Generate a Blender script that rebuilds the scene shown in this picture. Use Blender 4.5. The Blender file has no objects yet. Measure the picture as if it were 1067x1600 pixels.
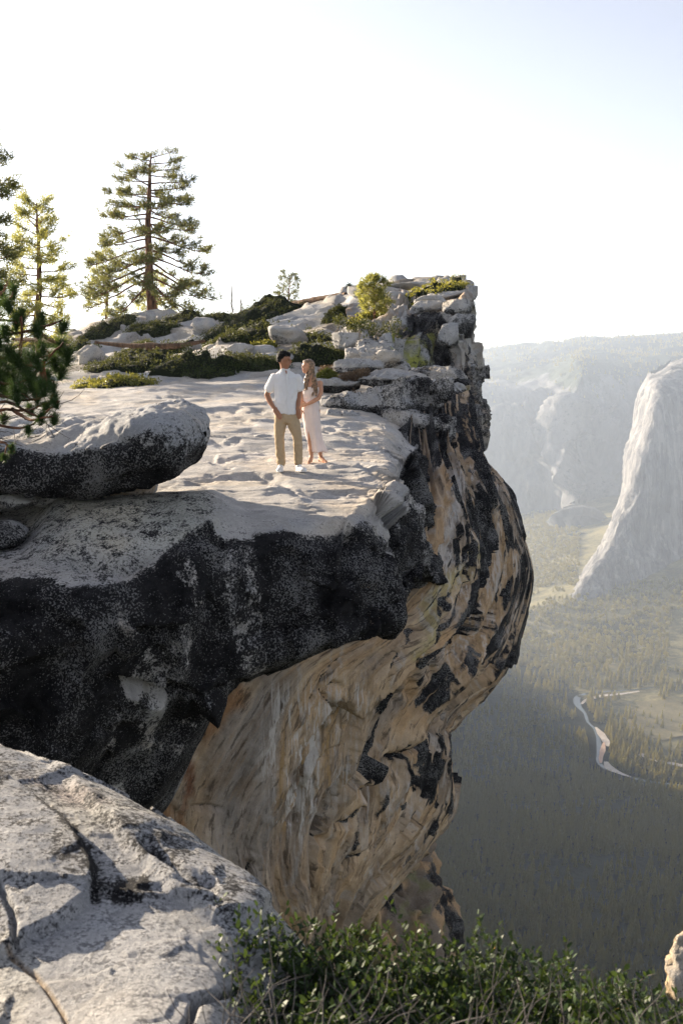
import bpy, bmesh, math, random
import numpy as np
from mathutils import Vector, Matrix, noise as mnoise
from mathutils.bvhtree import BVHTree
random.seed(7)
RNG = np.random.default_rng(11)
scene = bpy.context.scene
C = scene.collection

# ------------------------------------------------------------------ camera, sky, sun, exposure
PITCH = math.radians(8.4)
FPX = 1556.0                     # focal length in photo pixels (35 mm on a 36 mm tall frame)
cam_d = bpy.data.cameras.new('camera')
cam = bpy.data.objects.new('camera', cam_d); C.objects.link(cam)
cam_d.sensor_fit = 'VERTICAL'; cam_d.sensor_height = 36.0; cam_d.sensor_width = 24.0
cam_d.lens = 36.0 * FPX / 1600.0
cam_d.clip_start = 0.05; cam_d.clip_end = 60000
cam.location = (0, 0, 0); cam.rotation_euler = (math.pi/2 - PITCH, 0, 0)
cam_d.dof.use_dof = True; cam_d.dof.focus_distance = 14.4; cam_d.dof.aperture_fstop = 7.0
scene.camera = cam

SUN_EL, SUN_AZ = math.radians(14.0), math.radians(-50.0)     # azimuth from +Y, towards +X
world = bpy.data.worlds.new('World'); scene.world = world; world.use_nodes = True
wn = world.node_tree.nodes; wl = world.node_tree.links; wn.clear()
sky = wn.new('ShaderNodeTexSky'); sky.sky_type = 'NISHITA'; sky.sun_disc = False
sky.sun_elevation = SUN_EL; sky.sun_rotation = SUN_AZ
sky.altitude = 2200; sky.air_density = 1.0; sky.dust_density = 3.0; sky.ozone_density = 1.0
bg = wn.new('ShaderNodeBackground'); bg.inputs['Strength'].default_value = 0.071
wo = wn.new('ShaderNodeOutputWorld'); hs = wn.new('ShaderNodeHueSaturation'); hs.inputs['Saturation'].default_value = .45; hs.inputs['Hue'].default_value = .52; wl.new(sky.outputs[0], hs.inputs['Color']); wl.new(hs.outputs[0], bg.inputs[0]); wl.new(bg.outputs[0], wo.inputs[0])
sd = bpy.data.lights.new('sun', 'SUN'); sd.energy = 5.0; sd.angle = math.radians(0.5); sd.color = (1.0, 0.84, 0.64)
sun = bpy.data.objects.new('sun', sd); C.objects.link(sun)
SUNV = Vector((math.sin(SUN_AZ)*math.cos(SUN_EL), math.cos(SUN_AZ)*math.cos(SUN_EL), math.sin(SUN_EL)))
sun.rotation_euler = (-SUNV).to_track_quat('-Z', 'Y').to_euler(); sun.location = SUNV*50
scene.view_settings.view_transform = 'Standard'; scene.view_settings.look = 'None'
scene.view_settings.exposure = 1.85; scene.view_settings.gamma = 1.0
scene.view_settings.use_curve_mapping = False
cy = scene.cycles
cy.max_bounces = 6; cy.diffuse_bounces = 3; cy.transmission_bounces = 4; cy.glossy_bounces = 2
cy.volume_bounces = 1; cy.transparent_max_bounces = 6; cy.use_denoising = True
cy.sample_clamp_indirect = 6.0

# ------------------------------------------------------------------ measuring helpers
cp, sp_ = math.cos(PITCH), math.sin(PITCH)
def U(px, py, Y):
    """photo pixel + forward distance in metres -> world point"""
    x = (px-533.5)/FPX; v = (800-py)/FPX
    k = Y/(cp + v*sp_)
    return np.array([x*k, Y, (-sp_ + v*cp)*k])
def proj(P):
    f = P[..., 1]*cp - P[..., 2]*sp_
    u = P[..., 1]*sp_ + P[..., 2]*cp
    return 533.5 + FPX*P[..., 0]/f, 800 - FPX*u/f
def smooth(a, b, x):
    t = np.clip((x-a)/(b-a), 0, 1); return t*t*(3-2*t)

# ------------------------------------------------------------------ noise
_prm = np.random.default_rng(3).permutation(256); _prm = np.concatenate([_prm, _prm, _prm])
_g = np.random.default_rng(5).normal(size=(256, 3)); _g /= np.linalg.norm(_g, axis=1)[:, None]
def perlin(p):
    p = np.asarray(p, float); i = np.floor(p).astype(int); f = p - i; i &= 255
    u = f*f*f*(f*(f*6-15)+10)
    r = 0
    for dx in (0, 1):
        for dy in (0, 1):
            for dz in (0, 1):
                h = _prm[_prm[_prm[(i[..., 0]+dx) & 255] + ((i[..., 1]+dy) & 255)] + ((i[..., 2]+dz) & 255)]
                g = _g[h]
                d = g[..., 0]*(f[..., 0]-dx) + g[..., 1]*(f[..., 1]-dy) + g[..., 2]*(f[..., 2]-dz)
                w = (u[..., 0] if dx else 1-u[..., 0])*(u[..., 1] if dy else 1-u[..., 1])*(u[..., 2] if dz else 1-u[..., 2])
                r = r + w*d
    return r*1.6
def fbm(p, sc, octv=4, gain=0.5, off=0.0):
    r = 0; a = 1; q = np.asarray(p)*sc + off
    for k in range(octv):
        r = r + a*perlin(q); q = q*2.03 + 17.3; a *= gain
    return r
def ridged(p, sc, octv=4, gain=0.5, off=0.0):
    r = 0; a = 1; q = np.asarray(p)*sc + off
    for k in range(octv):
        r = r + a*(1-np.abs(perlin(q))*2); q = q*2.07 + 9.1; a *= gain
    return r
def worley(p, sc, off=0.0):
    """distance to nearest / second nearest feature point and a random value of the cell"""
    q = np.asarray(p)*sc + off; i = np.floor(q).astype(int); f = q-i
    d1 = np.full(q.shape[:-1], 9.0); d2 = d1.copy(); cid = np.zeros(q.shape[:-1], int)
    for dx in (-1, 0, 1):
        for dy in (-1, 0, 1):
            for dz in (-1, 0, 1):
                h = _prm[_prm[_prm[(i[..., 0]+dx) & 255] + ((i[..., 1]+dy) & 255)] + ((i[..., 2]+dz) & 255)]
                jx = _prm[h+7]/255.; jy = _prm[h+31]/255.; jz = _prm[h+77]/255.
                d = np.sqrt((dx+jx-f[..., 0])**2+(dy+jy-f[..., 1])**2+(dz+jz-f[..., 2])**2)
                n = d < d1
                d2 = np.where(n, d1, np.minimum(d2, d)); cid = np.where(n, h, cid); d1 = np.where(n, d, d1)
    return d1, d2, _prm[cid+5]/255.

def facet(p, sc, off=0.0, jit=1.0):
    """broken planes: every cell is a flat face tilted its own way; returns metres of relief for cells 1/sc wide"""
    q = np.asarray(p)*sc + off; i = np.floor(q).astype(int); f = q-i
    d1 = np.full(q.shape[:-1], 9.0); d2 = d1.copy(); val = np.zeros(q.shape[:-1])
    for dx in (-1, 0, 1):
        for dy in (-1, 0, 1):
            for dz in (-1, 0, 1):
                h = _prm[_prm[_prm[(i[..., 0]+dx) & 255] + ((i[..., 1]+dy) & 255)] + ((i[..., 2]+dz) & 255)]
                vx = dx+_prm[h+7]/255.-f[..., 0]; vy = dy+_prm[h+31]/255.-f[..., 1]; vz = dz+_prm[h+77]/255.-f[..., 2]
                d = np.sqrt(vx**2+vy**2+vz**2); g = _g[h]; v = g[..., 0]*vx+g[..., 1]*vy+g[..., 2]*vz+(_prm[h+5]/255.-.5)*.35*jit
                n = d < d1; d2 = np.where(n, d1, np.minimum(d2, d)); val = np.where(n, v, val); d1 = np.where(n, d, d1)
    return val/sc, d2-d1
# ------------------------------------------------------------------ masks drawn as outlines on the rock
def seg_dist(px, py, pts):
    d = np.full(px.shape, 1e9)
    for (x0, y0), (x1, y1) in zip(pts[:-1], pts[1:]):
        vx, vy = x1-x0, y1-y0; L = vx*vx+vy*vy+1e-9
        t = np.clip(((px-x0)*vx+(py-y0)*vy)/L, 0, 1)
        d = np.minimum(d, np.hypot(px-x0-t*vx, py-y0-t*vy))
    return d
def stroke(px, py, pts, w, soft=3):
    return 1-smooth(w-soft, w+soft, seg_dist(px, py, pts))
def poly(px, py, pts, soft=8):
    inside = np.zeros(px.shape, bool); n = len(pts)
    for k in range(n):
        x0, y0 = pts[k]; x1, y1 = pts[(k+1) % n]
        c = ((y0 > py) != (y1 > py)) & (px < (x1-x0)*(py-y0)/((y1-y0) or 1e-9)+x0)
        inside ^= c
    d = seg_dist(px, py, list(pts)+[pts[0]])
    s = np.where(inside, d, -d)
    return smooth(-soft, soft, s)

# ------------------------------------------------------------------ mesh helpers
def mk_obj(name, me, parent=None, mat=None, loc=None):
    o = bpy.data.objects.new(name, me); C.objects.link(o)
    if mat is not None: me.materials.clear(); me.materials.append(mat)
    if parent is not None: o.parent = parent
    if loc is not None: o.location = loc
    return o
def np_mesh(name, V, F, smooth_=True):
    """F: (n,k) int array of equal-size faces"""
    V = np.ascontiguousarray(V, dtype=np.float32).reshape(-1, 3); F = np.ascontiguousarray(F, dtype=np.int32)
    me = bpy.data.meshes.new(name); n, k = F.shape
    me.vertices.add(len(V)); me.vertices.foreach_set('co', V.ravel())
    me.loops.add(n*k); me.loops.foreach_set('vertex_index', F.ravel())
    me.polygons.add(n); me.polygons.foreach_set('loop_start', np.arange(0, n*k, k, dtype=np.int32))
    me.update(calc_edges=True)
    me.polygons.foreach_set('use_smooth', np.full(n, smooth_)); me.update()
    return me
def grid_faces(nu, nv, closed_v=False):
    i = np.arange(nu-1)[:, None]; j = np.arange(nv if closed_v else nv-1)[None, :]
    a = i*nv+j; b = i*nv+(j+1) % nv; c = (i+1)*nv+(j+1) % nv; d = (i+1)*nv+j
    return np.stack([a, b, c, d], -1).reshape(-1, 4)
def set_attr(me, name, arr, typ='FLOAT'):
    at = me.attributes.new(name, 'FLOAT_COLOR' if typ == 'COL' else 'FLOAT', 'POINT')
    if typ == 'COL':
        a = np.ones((len(me.vertices), 4), np.float32); a[:, :3] = np.asarray(arr).reshape(-1, 3); at.data.foreach_set('color', a.ravel())
    elif typ == 'VEC': me.attributes.remove(at); at = me.attributes.new(name, 'FLOAT_VECTOR', 'POINT'); at.data.foreach_set('vector', np.asarray(arr, np.float32).ravel())
    else: at.data.foreach_set('value', np.asarray(arr, np.float32).ravel())
def grid_normals(P):
    du = np.gradient(P, axis=0); dv = np.gradient(P, axis=1); n = np.cross(du, dv)
    return n/(np.linalg.norm(n, axis=-1)[..., None]+1e-12)
def cr_interp(A, counts):
    """Catmull-Rom along axis 0; counts[i] samples in segment i"""
    n = len(A); out = []
    for i in range(n-1):
        p0 = A[max(i-1, 0)]; p1 = A[i]; p2 = A[i+1]; p3 = A[min(i+2, n-1)]
        if i == 0: p0 = 2*p1-p2
        if i == n-2: p3 = 2*p2-p1
        t = (np.arange(counts[i])/counts[i]).reshape((-1,)+(1,)*(A.ndim-1))
        # tension reduced (0.4) so that lips stay crisp
        m1 = (p2-p0)*0.4; m2 = (p3-p1)*0.4
        out.append((2*t**3-3*t**2+1)*p1+(t**3-2*t**2+t)*m1+(-2*t**3+3*t**2)*p2+(t**3-t**2)*m2)
    out.append(A[-1:]); return np.concatenate(out)
NETROWS = []
def net(ctrl, res, res_min=2, far_scale=None):
    """ctrl[r][c] = (px,py,Y) -> dense grid of world points; res = metres per cell per metre of distance"""
    A = np.array([[U(*c) for c in row] for row in ctrl])
    Y = A[..., 1]
    Lr = np.linalg.norm(A[1:]-A[:-1], axis=-1)/((Y[1:]+Y[:-1])/2)
    Lc = np.linalg.norm(A[:, 1:]-A[:, :-1], axis=-1)/((Y[:, 1:]+Y[:, :-1])/2)
    cr_ = [max(res_min, int(math.ceil(np.percentile(l, 75)/res))) for l in Lr]
    cc_ = [max(res_min, int(math.ceil(np.percentile(l, 75)/res))) for l in Lc.T]
    NETROWS[:] = [0]+list(np.cumsum(cr_)); G = cr_interp(A, cr_); G = cr_interp(G.transpose(1, 0, 2), cc_).transpose(1, 0, 2)
    return G
def tag(o, label=None, cat=None, group=None, kind=None):
    if label: o['label'] = label
    if cat: o['category'] = cat
    if group: o['group'] = group
    if kind: o['kind'] = kind
    return o
def empty(name, loc=(0, 0, 0), rz=0):
    o = bpy.data.objects.new(name, None); C.objects.link(o); o.location = loc; o.rotation_euler = (0, 0, rz)
    o.empty_display_size = 0.2; return o

# ------------------------------------------------------------------ materials
def newmat(name):
    m = bpy.data.materials.new(name); m.use_nodes = True; nt = m.node_tree; nt.nodes.clear()
    out = nt.nodes.new('ShaderNodeOutputMaterial'); b = nt.nodes.new('ShaderNodeBsdfPrincipled')
    nt.links.new(b.outputs[0], out.inputs[0]); b.inputs['Specular IOR Level'].default_value = 0.15
    return m, nt, b, out
def N(nt, t, **kw):
    n = nt.nodes.new(t)
    for k, v in kw.items():
        if k in n.inputs: n.inputs[k].default_value = v
        else: setattr(n, k, v)
    return n
def mathn(nt, op, a, b=None, clamp=False):
    n = nt.nodes.new('ShaderNodeMath'); n.operation = op; n.use_clamp = clamp
    for k, x in enumerate((a, b)):
        if x is None: continue
        if isinstance(x, (int, float)): n.inputs[k].default_value = x
        else: nt.links.new(x, n.inputs[k])
    return n.outputs[0]
def mixc(nt, fac, a, b, mode='MIX'):
    n = nt.nodes.new('ShaderNodeMix'); n.data_type = 'RGBA'; n.blend_type = mode
    for idx, x in ((0, fac), (6, a), (7, b)):
        if isinstance(x, (int, float)): n.inputs[idx].default_value = x
        elif isinstance(x, tuple): n.inputs[idx].default_value = (*x, 1)
        else: nt.links.new(x, n.inputs[idx])
    return n.outputs[2]
def noise_n(nt, vec, scale, detail=6, rough=0.6, dist=0.0):
    n = N(nt, 'ShaderNodeTexNoise', Scale=scale, Detail=detail, Roughness=rough, Distortion=dist)
    nt.links.new(vec, n.inputs['Vector']); return n.outputs['Fac']
def maprange(nt, x, a, b, c=0.0, d=1.0):
    n = nt.nodes.new('ShaderNodeMapRange'); n.interpolation_type = 'SMOOTHSTEP'
    nt.links.new(x, n.inputs[0])
    for k, v in zip((1, 2, 3, 4), (a, b, c, d)): n.inputs[k].default_value = v
    return n.outputs[0]

def rock_material(name, sc=1.0, bump=1.0, wallq=False, pepper=.55):
    """granite: colour map 'Col', lichen crust amount 'dark'; all breakup in object space"""
    m, nt, b, out = newmat(name)
    tc = N(nt, 'ShaderNodeTexCoord'); vec = tc.outputs['Object']
    col = N(nt, 'ShaderNodeAttribute', attribute_name='Col').outputs['Color']
    dk = N(nt, 'ShaderNodeAttribute', attribute_name='dark').outputs['Fac']
    big = noise_n(nt, vec, 0.9*sc, 5, 0.6)
    mid = noise_n(nt, vec, 7*sc, 9, 0.72)
    fine = noise_n(nt, vec, 38*sc, 5, 0.75)
    grain = noise_n(nt, vec, 150*sc, 3, 0.6)
    tone = mathn(nt, 'ADD', maprange(nt, big, .3, .7, .84, 1.10), maprange(nt, mid, .3, .7, -.16, .14))
    tone = mathn(nt, 'ADD', tone, maprange(nt, grain, .3, .7, -.14, .12))
    hsv = N(nt, 'ShaderNodeCombineXYZ')
    for k in range(3): nt.links.new(tone, hsv.inputs[k])
    base = mixc(nt, 1.0, col, hsv.outputs[0], 'MULTIPLY')
    # scattered dark mica / lichen freckles on the clean rock
    if wallq:
        q = N(nt, 'ShaderNodeAttribute', attribute_name='q').outputs['Vector']; sk = N(nt, 'ShaderNodeAttribute', attribute_name='strk').outputs['Fac']
        d1 = noise_n(nt, q, 3.6, 7, .64); d2 = noise_n(nt, q, 11, 6, .7)
        base = mixc(nt, maprange(nt, d1, .52, .64, 0, .5), base, (.17, .105, .055)); base = mixc(nt, maprange(nt, d1, .46, .36, 0, .35), base, (.58, .46, .34))
        base = mixc(nt, maprange(nt, d2, .53, .62, 0, .7), base, (.05, .035, .026)); base = mixc(nt, maprange(nt, d2, .44, .34, 0, .35), base, (.42, .27, .14))
        mp = N(nt, 'ShaderNodeMapping'); mp.inputs['Scale'].default_value = (1, .35, .045); mp.inputs['Rotation'].default_value = (0, .10, 0); nt.links.new(vec, mp.inputs[0])
        v1 = noise_n(nt, mp.outputs[0], 5.5, 6, .7, .15); v2 = noise_n(nt, mp.outputs[0], 17, 4, .7, .1)
        vv = mathn(nt, 'ADD', mathn(nt, 'MULTIPLY', v1, .6), mathn(nt, 'MULTIPLY', v2, .4))
        base = mixc(nt, mathn(nt, 'MULTIPLY', sk, maprange(nt, vv, .50, .57)), base, (.58, .54, .50)); base = mixc(nt, mathn(nt, 'MULTIPLY', sk, maprange(nt, vv, .47, .41, 0, .8)), base, (.10, .075, .055))
        base = mixc(nt, mathn(nt, 'MULTIPLY', sk, maprange(nt, v1, .43, .37, 0, .8)), base, (.42, .27, .12))
    fr = maprange(nt, mathn(nt, 'ADD', mathn(nt, 'MULTIPLY', fine, .55), mathn(nt, 'MULTIPLY', mid, .45)), .535-.03*(pepper > .7), .585-.03*(pepper > .7), 0, pepper)
    base = mixc(nt, fr, base, (.085, .085, .09))
    lt = maprange(nt, mathn(nt, 'ADD', mathn(nt, 'MULTIPLY', grain, .5), mathn(nt, 'MULTIPLY', fine, .5)), .46, .40, 0, pepper*.8)
    base = mixc(nt, lt, base, (.62, .61, .59))
    # crust: noise threshold driven by 'dark'
    cl = mathn(nt, 'ADD', mathn(nt, 'MULTIPLY', mid, .50), mathn(nt, 'MULTIPLY', fine, .50))
    if wallq: cl = mathn(nt, 'ADD', mathn(nt, 'ADD', mathn(nt, 'MULTIPLY', mid, .15), mathn(nt, 'MULTIPLY', fine, .2)), mathn(nt, 'ADD', mathn(nt, 'MULTIPLY', vv, .40), mathn(nt, 'MULTIPLY', d1, .25)))
    th = mathn(nt, 'ADD', mathn(nt, 'SUBTRACT', cl, .5), mathn(nt, 'MULTIPLY', mathn(nt, 'SUBTRACT', dk, .5), .42))
    crust = maprange(nt, th, -.035, .065)
    crust = mathn(nt, 'MULTIPLY', crust, maprange(nt, dk, 0.02, 0.2))
    sp = noise_n(nt, vec, 52*sc, 3, 0.65); sp2 = noise_n(nt, vec, 1.7*sc, 4, .6)
    spk = maprange(nt, mathn(nt, 'ADD', sp, mathn(nt, 'MULTIPLY', mathn(nt, 'SUBTRACT', sp2, .5), .62)), .555, .61)
    blk = mixc(nt, maprange(nt, mid, .35, .65), (.003, .003, .004), (.019, .018, .019))
    blk = mixc(nt, mathn(nt, 'MULTIPLY', spk, .8), blk, (.20, .195, .19))
    base = mixc(nt, crust, base, blk)
    nt.links.new(base, b.inputs['Base Color'])
    b.inputs['Roughness'].default_value = .82
    h = mathn(nt, 'ADD', mathn(nt, 'MULTIPLY', mid, .055/sc), mathn(nt, 'MULTIPLY', fine, .022/sc))
    h = mathn(nt, 'ADD', h, mathn(nt, 'MULTIPLY', grain, .005/sc))
    bp = N(nt, 'ShaderNodeBump', Strength=0.85*bump, Distance=1.0); nt.links.new(h, bp.inputs['Height'])
    nt.links.new(bp.outputs[0], b.inputs['Normal'])
    return m
M_ROCK = rock_material('granite')
M_WALL = rock_material('stained_granite', 1.0, .8, pepper=.3)
M_STAIN = rock_material('streaked_granite', 1.0, .7, True, .2)
M_NEAR = rock_material('foreground_granite', 1.9, .8, pepper=.75)
def plainm(name, c):
    m, nt, b, out = newmat(name); b.inputs['Base Color'].default_value = (*c, 1); b.inputs['Roughness'].default_value = 1; return m
def leaf_material(name, c1, c2, trans=(.30, .34, .05), tf=.35, rough=.5, scale=3.0):
    m, nt, b, out = newmat(name)
    tc = N(nt, 'ShaderNodeTexCoord')
    n1 = noise_n(nt, tc.outputs['Object'], scale, 4, .7)
    oi = N(nt, 'ShaderNodeObjectInfo')
    f = mathn(nt, 'ADD', mathn(nt, 'MULTIPLY', maprange(nt, n1, .35, .65), .75), mathn(nt, 'MULTIPLY', oi.outputs['Random'], .25))
    c = mixc(nt, f, c1, c2); nt.links.new(c, b.inputs['Base Color']); b.inputs['Roughness'].default_value = rough
    t = N(nt, 'ShaderNodeBsdfTranslucent'); t.inputs['Color'].default_value = (*trans, 1)
    mx = N(nt, 'ShaderNodeMixShader'); mx.inputs[0].default_value = tf
    nt.links.new(b.outputs[0], mx.inputs[1]); nt.links.new(t.outputs[0], mx.inputs[2]); nt.links.new(mx.outputs[0], out.inputs[0])
    return m
M_NEEDLE = leaf_material('pine_needles', (.030, .050, .020), (.065, .088, .034), (.30, .29, .07), .30)
M_NEEDLE_SUNLIT = leaf_material('sunlit_pine_needles', (.05, .07, .022), (.10, .12, .035), (.52, .50, .12), .44)  # lit copy of the pine needles, backlit glow put into its colours
M_SHRUB = leaf_material('shrub_leaves', (.018, .032, .013), (.045, .066, .024), (.22, .22, .05), .18, .55, 1.6)
M_SHRUB_Y = leaf_material('yellow_shrub_leaves', (.04, .06, .018), (.095, .115, .03), (.46, .42, .07), .34, .45, 2.5)
M_OAK = leaf_material('oak_leaves', (.016, .034, .012), (.040, .070, .022), (.13, .19, .03), .16, .5, 9)
M_SAPL = leaf_material('sapling_needles', (.022, .048, .018), (.052, .090, .030), (.10, .16, .03), .22)
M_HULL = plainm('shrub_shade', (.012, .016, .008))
M_DRYBUSH = leaf_material('dry_shrub_twigs', (.10, .07, .05), (.18, .13, .09), (.3, .2, .1), .2, .6, 6)
M_VTREE = leaf_material('valley_conifer', (.026, .042, .022), (.085, .095, .040), (.74, .64, .20), .46, .7, .05)
def wood(name, c1, c2, sx=6, bumpd=.03):
    m, nt, b, out = newmat(name); tc = N(nt, 'ShaderNodeTexCoord')
    mp = N(nt, 'ShaderNodeMapping'); mp.inputs['Scale'].default_value = (1, 1, .25); nt.links.new(tc.outputs['Object'], mp.inputs[0])
    n1 = noise_n(nt, mp.outputs[0], sx, 7, .7); nt.links.new(mixc(nt, maprange(nt, n1, .38, .62), c1, c2), b.inputs['Base Color'])
    b.inputs['Roughness'].default_value = .9
    bp = N(nt, 'ShaderNodeBump', Strength=.8, Distance=bumpd); nt.links.new(n1, bp.inputs['Height']); nt.links.new(bp.outputs[0], b.inputs['Normal'])
    return m
M_BARK = wood('pine_bark', (.05, .028, .02), (.24, .115, .065), 5)
M_TWIG = wood('grey_twig', (.10, .085, .075), (.22, .20, .18), 12, .005)
M_DEAD = wood('weathered_wood', (.12, .10, .085), (.34, .30, .26), 8)
M_LOG = wood('brown_log', (.05, .032, .022), (.16, .10, .065), 7)

# ================================================================== THE CLIFF
def finish_sheet(name, G, colr, dark, mat, parent=None, kind=None):
    me = np_mesh(name, G, grid_faces(*G.shape[:2])); set_attr(me, 'Col', colr, 'COL'); set_attr(me, 'dark', dark)
    o = mk_obj(name, me, parent, mat)
    if kind: o['kind'] = kind
    return o
GR = np.array([.46, .445, .425]); GRW = np.array([.50, .455, .395]); GRB = np.array([.36, .365, .375])
TAN = np.array([.50, .33, .18]); TANL = np.array([.58, .43, .28]); ORG = np.array([.40, .20, .085]); RUST = np.array([.25, .085, .035])
GBR = np.array([.34, .27, .205]); WHT = np.array([.60, .57, .54]); YEL = np.array([.36, .33, .10]); BLK = np.array([.03, .028, .028])
def lerp(a, b, t): return a + (b-a)*t[..., None]
def base_granite(G):
    n = fbm(G, .55, 4); n2 = fbm(G, 2.3, 3, off=31)
    c = lerp(np.broadcast_to(GR, G.shape), GRW, smooth(-.1, .5, n)); c = lerp(c, GRB, smooth(.05, .6, n2)*.8)
    return c

cliff = empty('cliff', (0, 16, -3)); cliff['kind'] = 'structure'
def child_of(o, par):
    o.parent = par; o.matrix_parent_inverse = Matrix.Translation(-par.location); return o

# --- the slab the couple stand on, its lip and the black face below it
cols = {
 -2600: [(640,29),(700,22),(770,17),(840,13.4),(900,11.6),(950,10),(1000,9),(1060,8.2),(1130,7.6),(1200,7.4),(1350,7.6),(1500,8),(1600,9)],
 -1100: [(620,29),(670,22),(735,17),(800,13.4),(850,11.6),(900,10),(950,8.8),(1010,7.8),(1080,7.2),(1150,7.0),(1350,7.4),(1500,8),(1600,9)],
 -260: [(600,29),(640,22),(705,17),(770,13.4),(810,11.6),(845,10),(880,9),(930,8.2),(1000,7.9),(1090,8),(1350,8.8),(1500,10),(1600,12)],
 -60: [(598,29),(635,22),(700,17),(765,13.4),(815,11.6),(855,10),(885,9.1),(930,8.4),(1000,8.0),(1090,8.1),(1340,8.9),(1480,10),(1580,12)],
 60: [(595,29),(632,22),(695,17),(762,13.4),(812,11.6),(850,10.1),(880,9.3),(930,8.6),(1000,8.3),(1085,8.5),(1310,9.3),(1440,11),(1500,13)],
 180: [(592,29),(630,22),(692,17),(758,13.4),(795,11.9),(835,10.5),(872,9.6),(925,8.95),(1000,8.85),(1080,9.2),(1290,10.1),(1330,12),(1260,15)],
 262: [(590,29),(628,22),(690,17),(752,13.5),(785,12.2),(820,10.9),(848,10.1),(900,9.45),(985,9.3),(1075,9.6),(1225,10.3),(1250,12.4),(1190,16)],
 350: [(588,29),(626,22),(687,17),(745,13.8),(775,12.4),(802,11.2),(825,10.45),(865,10.0),(930,9.85),(1000,9.95),(1082,10.25),(1078,12.5),(1016,16)],
 445: [(587,29),(625,22),(684,17.2),(738,14.2),(765,12.7),(795,11.4),(816,10.6),(855,10.25),(915,10.1),(975,10.2),(1038,10.4),(1028,12.8),(980,17)],
 540: [(587,29),(624,22.5),(682,17.5),(733,14.7),(760,13.1),(788,11.8),(808,11.0),(850,10.5),(905,10.3),(955,10.4),(1002,10.55),(990,13),(930,17)],
 598: [(590,29),(630,23),(678,18.3),(715,15.9),(740,14.2),(768,13.0),(792,12.1),(835,11.5),(885,11.1),(938,11.0),(985,11.0),(970,13.5),(910,17)],
 640: [(600,29),(640,23.5),(665,20.6),(685,19.0),(705,17.2),(728,15.7),(752,14.5),(795,13.0),(845,12.2),(900,11.8),(956,11.7),(940,14),(880,17.5)],
 664: [(605,29),(642,24.5),(664,21.5),(680,20.3),(700,18.8),(725,17.3),(757,16),(800,14.3),(850,13.2),(890,12.7),(926,12.7),(910,15),(850,18)],
 673: [(610,31),(645,27),(668,25),(690,24),(712,23),(735,21.5),(765,20),(805,18.6),(855,17.6),(890,17),(920,17),(905,19),(850,21)],
}
ks = sorted(cols)
ctrl = [[(k, cols[k][r][0], cols[k][r][1]) for k in ks] for r in range(13)]
G = net(ctrl, .0036); under = smooth(NETROWS[9]+(NETROWS[10]-NETROWS[9])*.55, NETROWS[10]-1, np.arange(len(G)))[:, None]
nrm = grid_normals(G)
if nrm[30, 60, 2] < 0: nrm = -nrm
px, py = proj(G)
wx = px+14*fbm(G, 1.5, 3)+4*fbm(G, 9, 2); wy = py+14*fbm(G, 1.5, 3, off=40)+4*fbm(G, 9, 2, off=20)
facep = [(-500,915),(-60,905),(100,912),(200,905),(265,868),(330,842),(420,832),(500,826),(556,812),(590,790),(625,752),(640,700),(720,690),(720,1120),(300,1500),(-500,1700)]
face = poly(px, py, facep, 16); top = 1-face
# relief: rounded exfoliation steps and shallow pans on top, blockier relief on the face
h = .07*fbm(G, .30, 3)+.010*fbm(G, 2.5, 4)
st = fbm(G*np.array([1, 1, .2]), .30, 3, off=5)*3.2; step = np.floor(st)+smooth(.80, 1.0, st-np.floor(st))
A_ = G*np.array([.55, 1.1, .5]); s2 = fbm(A_, .75, 5, off=15)*3.5; fl = np.floor(s2)+smooth(.86, 1.0, s2-np.floor(s2))
htop = .055*step*smooth(9, 13, G[..., 1]) + .016*fl + .07*facet(G*np.array([.6, 1.1, .6]), .55, 4)[0] + .09*facet(G*np.array([.7, 1.3, .6])+.12*fbm(G, 2, 3)[..., None], 2.1, 9)[0] + .006*fbm(G, 9, 3)
d1, d2, cr = worley(G*np.array([1, 1, .8]), .55, 3)
WF = G+.10*fbm(G, 1.3, 3)[..., None]
hface = .06*fbm(G, .6, 3)+.26*facet(WF*np.array([1, 1, .8]), .55, 3)[0]+.22*facet(WF*np.array([1, 1, .7]), 1.7, 8)[0]+.10*facet(WF, 5, 2)[0]+.02*fbm(G, 7, 4)
h = h+.34*poly(px, py, [(75,800),(330,792),(352,815),(300,848),(120,856),(70,840)], 42)
crk = 0
for pts, w, dp in (([(400,640),(500,668),(600,700),(640,712)], 3, .05), ([(300,760),(350,752),(400,748),(445,757)], 4, .05),
        ([(380,745),(420,752),(470,775),(540,770)], 3, .03), ([(250,650),(330,648),(400,660)], 2, .04),
        ([(120,880),(200,890),(280,868),(340,850)], 6, .08), ([(170,1065),(240,1082),(300,1072),(370,1060)], 7, .20), ([(560,830),(560,900),(585,985)], 5, .12)):
    crk = crk + dp*stroke(wx*.5+px*.5, wy*.5+py*.5, pts, w, w)
rightface = poly(px, py, [(556,815),(640,690),(690,690),(690,990),(590,990)], 20)
d1r, d2r, crr = worley(G*np.array([1.6, .8, .55]), 1.2, 8)
for pts in ([(375,575),(402,574)], [(392,600),(428,606),(440,603)], [(500,625),(530,630),(562,631)], [(515,702),(560,708),(600,699)], [(325,745),(380,751),(400,747)], [(470,768),(520,777),(570,772)], [(345,722),(380,717),(420,720)],
            [(500,737),(520,740),(548,738)], [(376,700),(402,706),(424,703)], [(255,665),(300,670),(345,664)], [(520,660),(570,668),(620,682)], [(360,640),(385,643),(410,640)], [(330,690),(350,694),(372,690)], [(560,735),(585,745),(600,752)], [(300,610),(340,613),(370,610)]):
    crk = crk + .035*stroke(wx*.4+px*.6, wy*.3+py*.7, pts, 1.8, 1.8)
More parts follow.
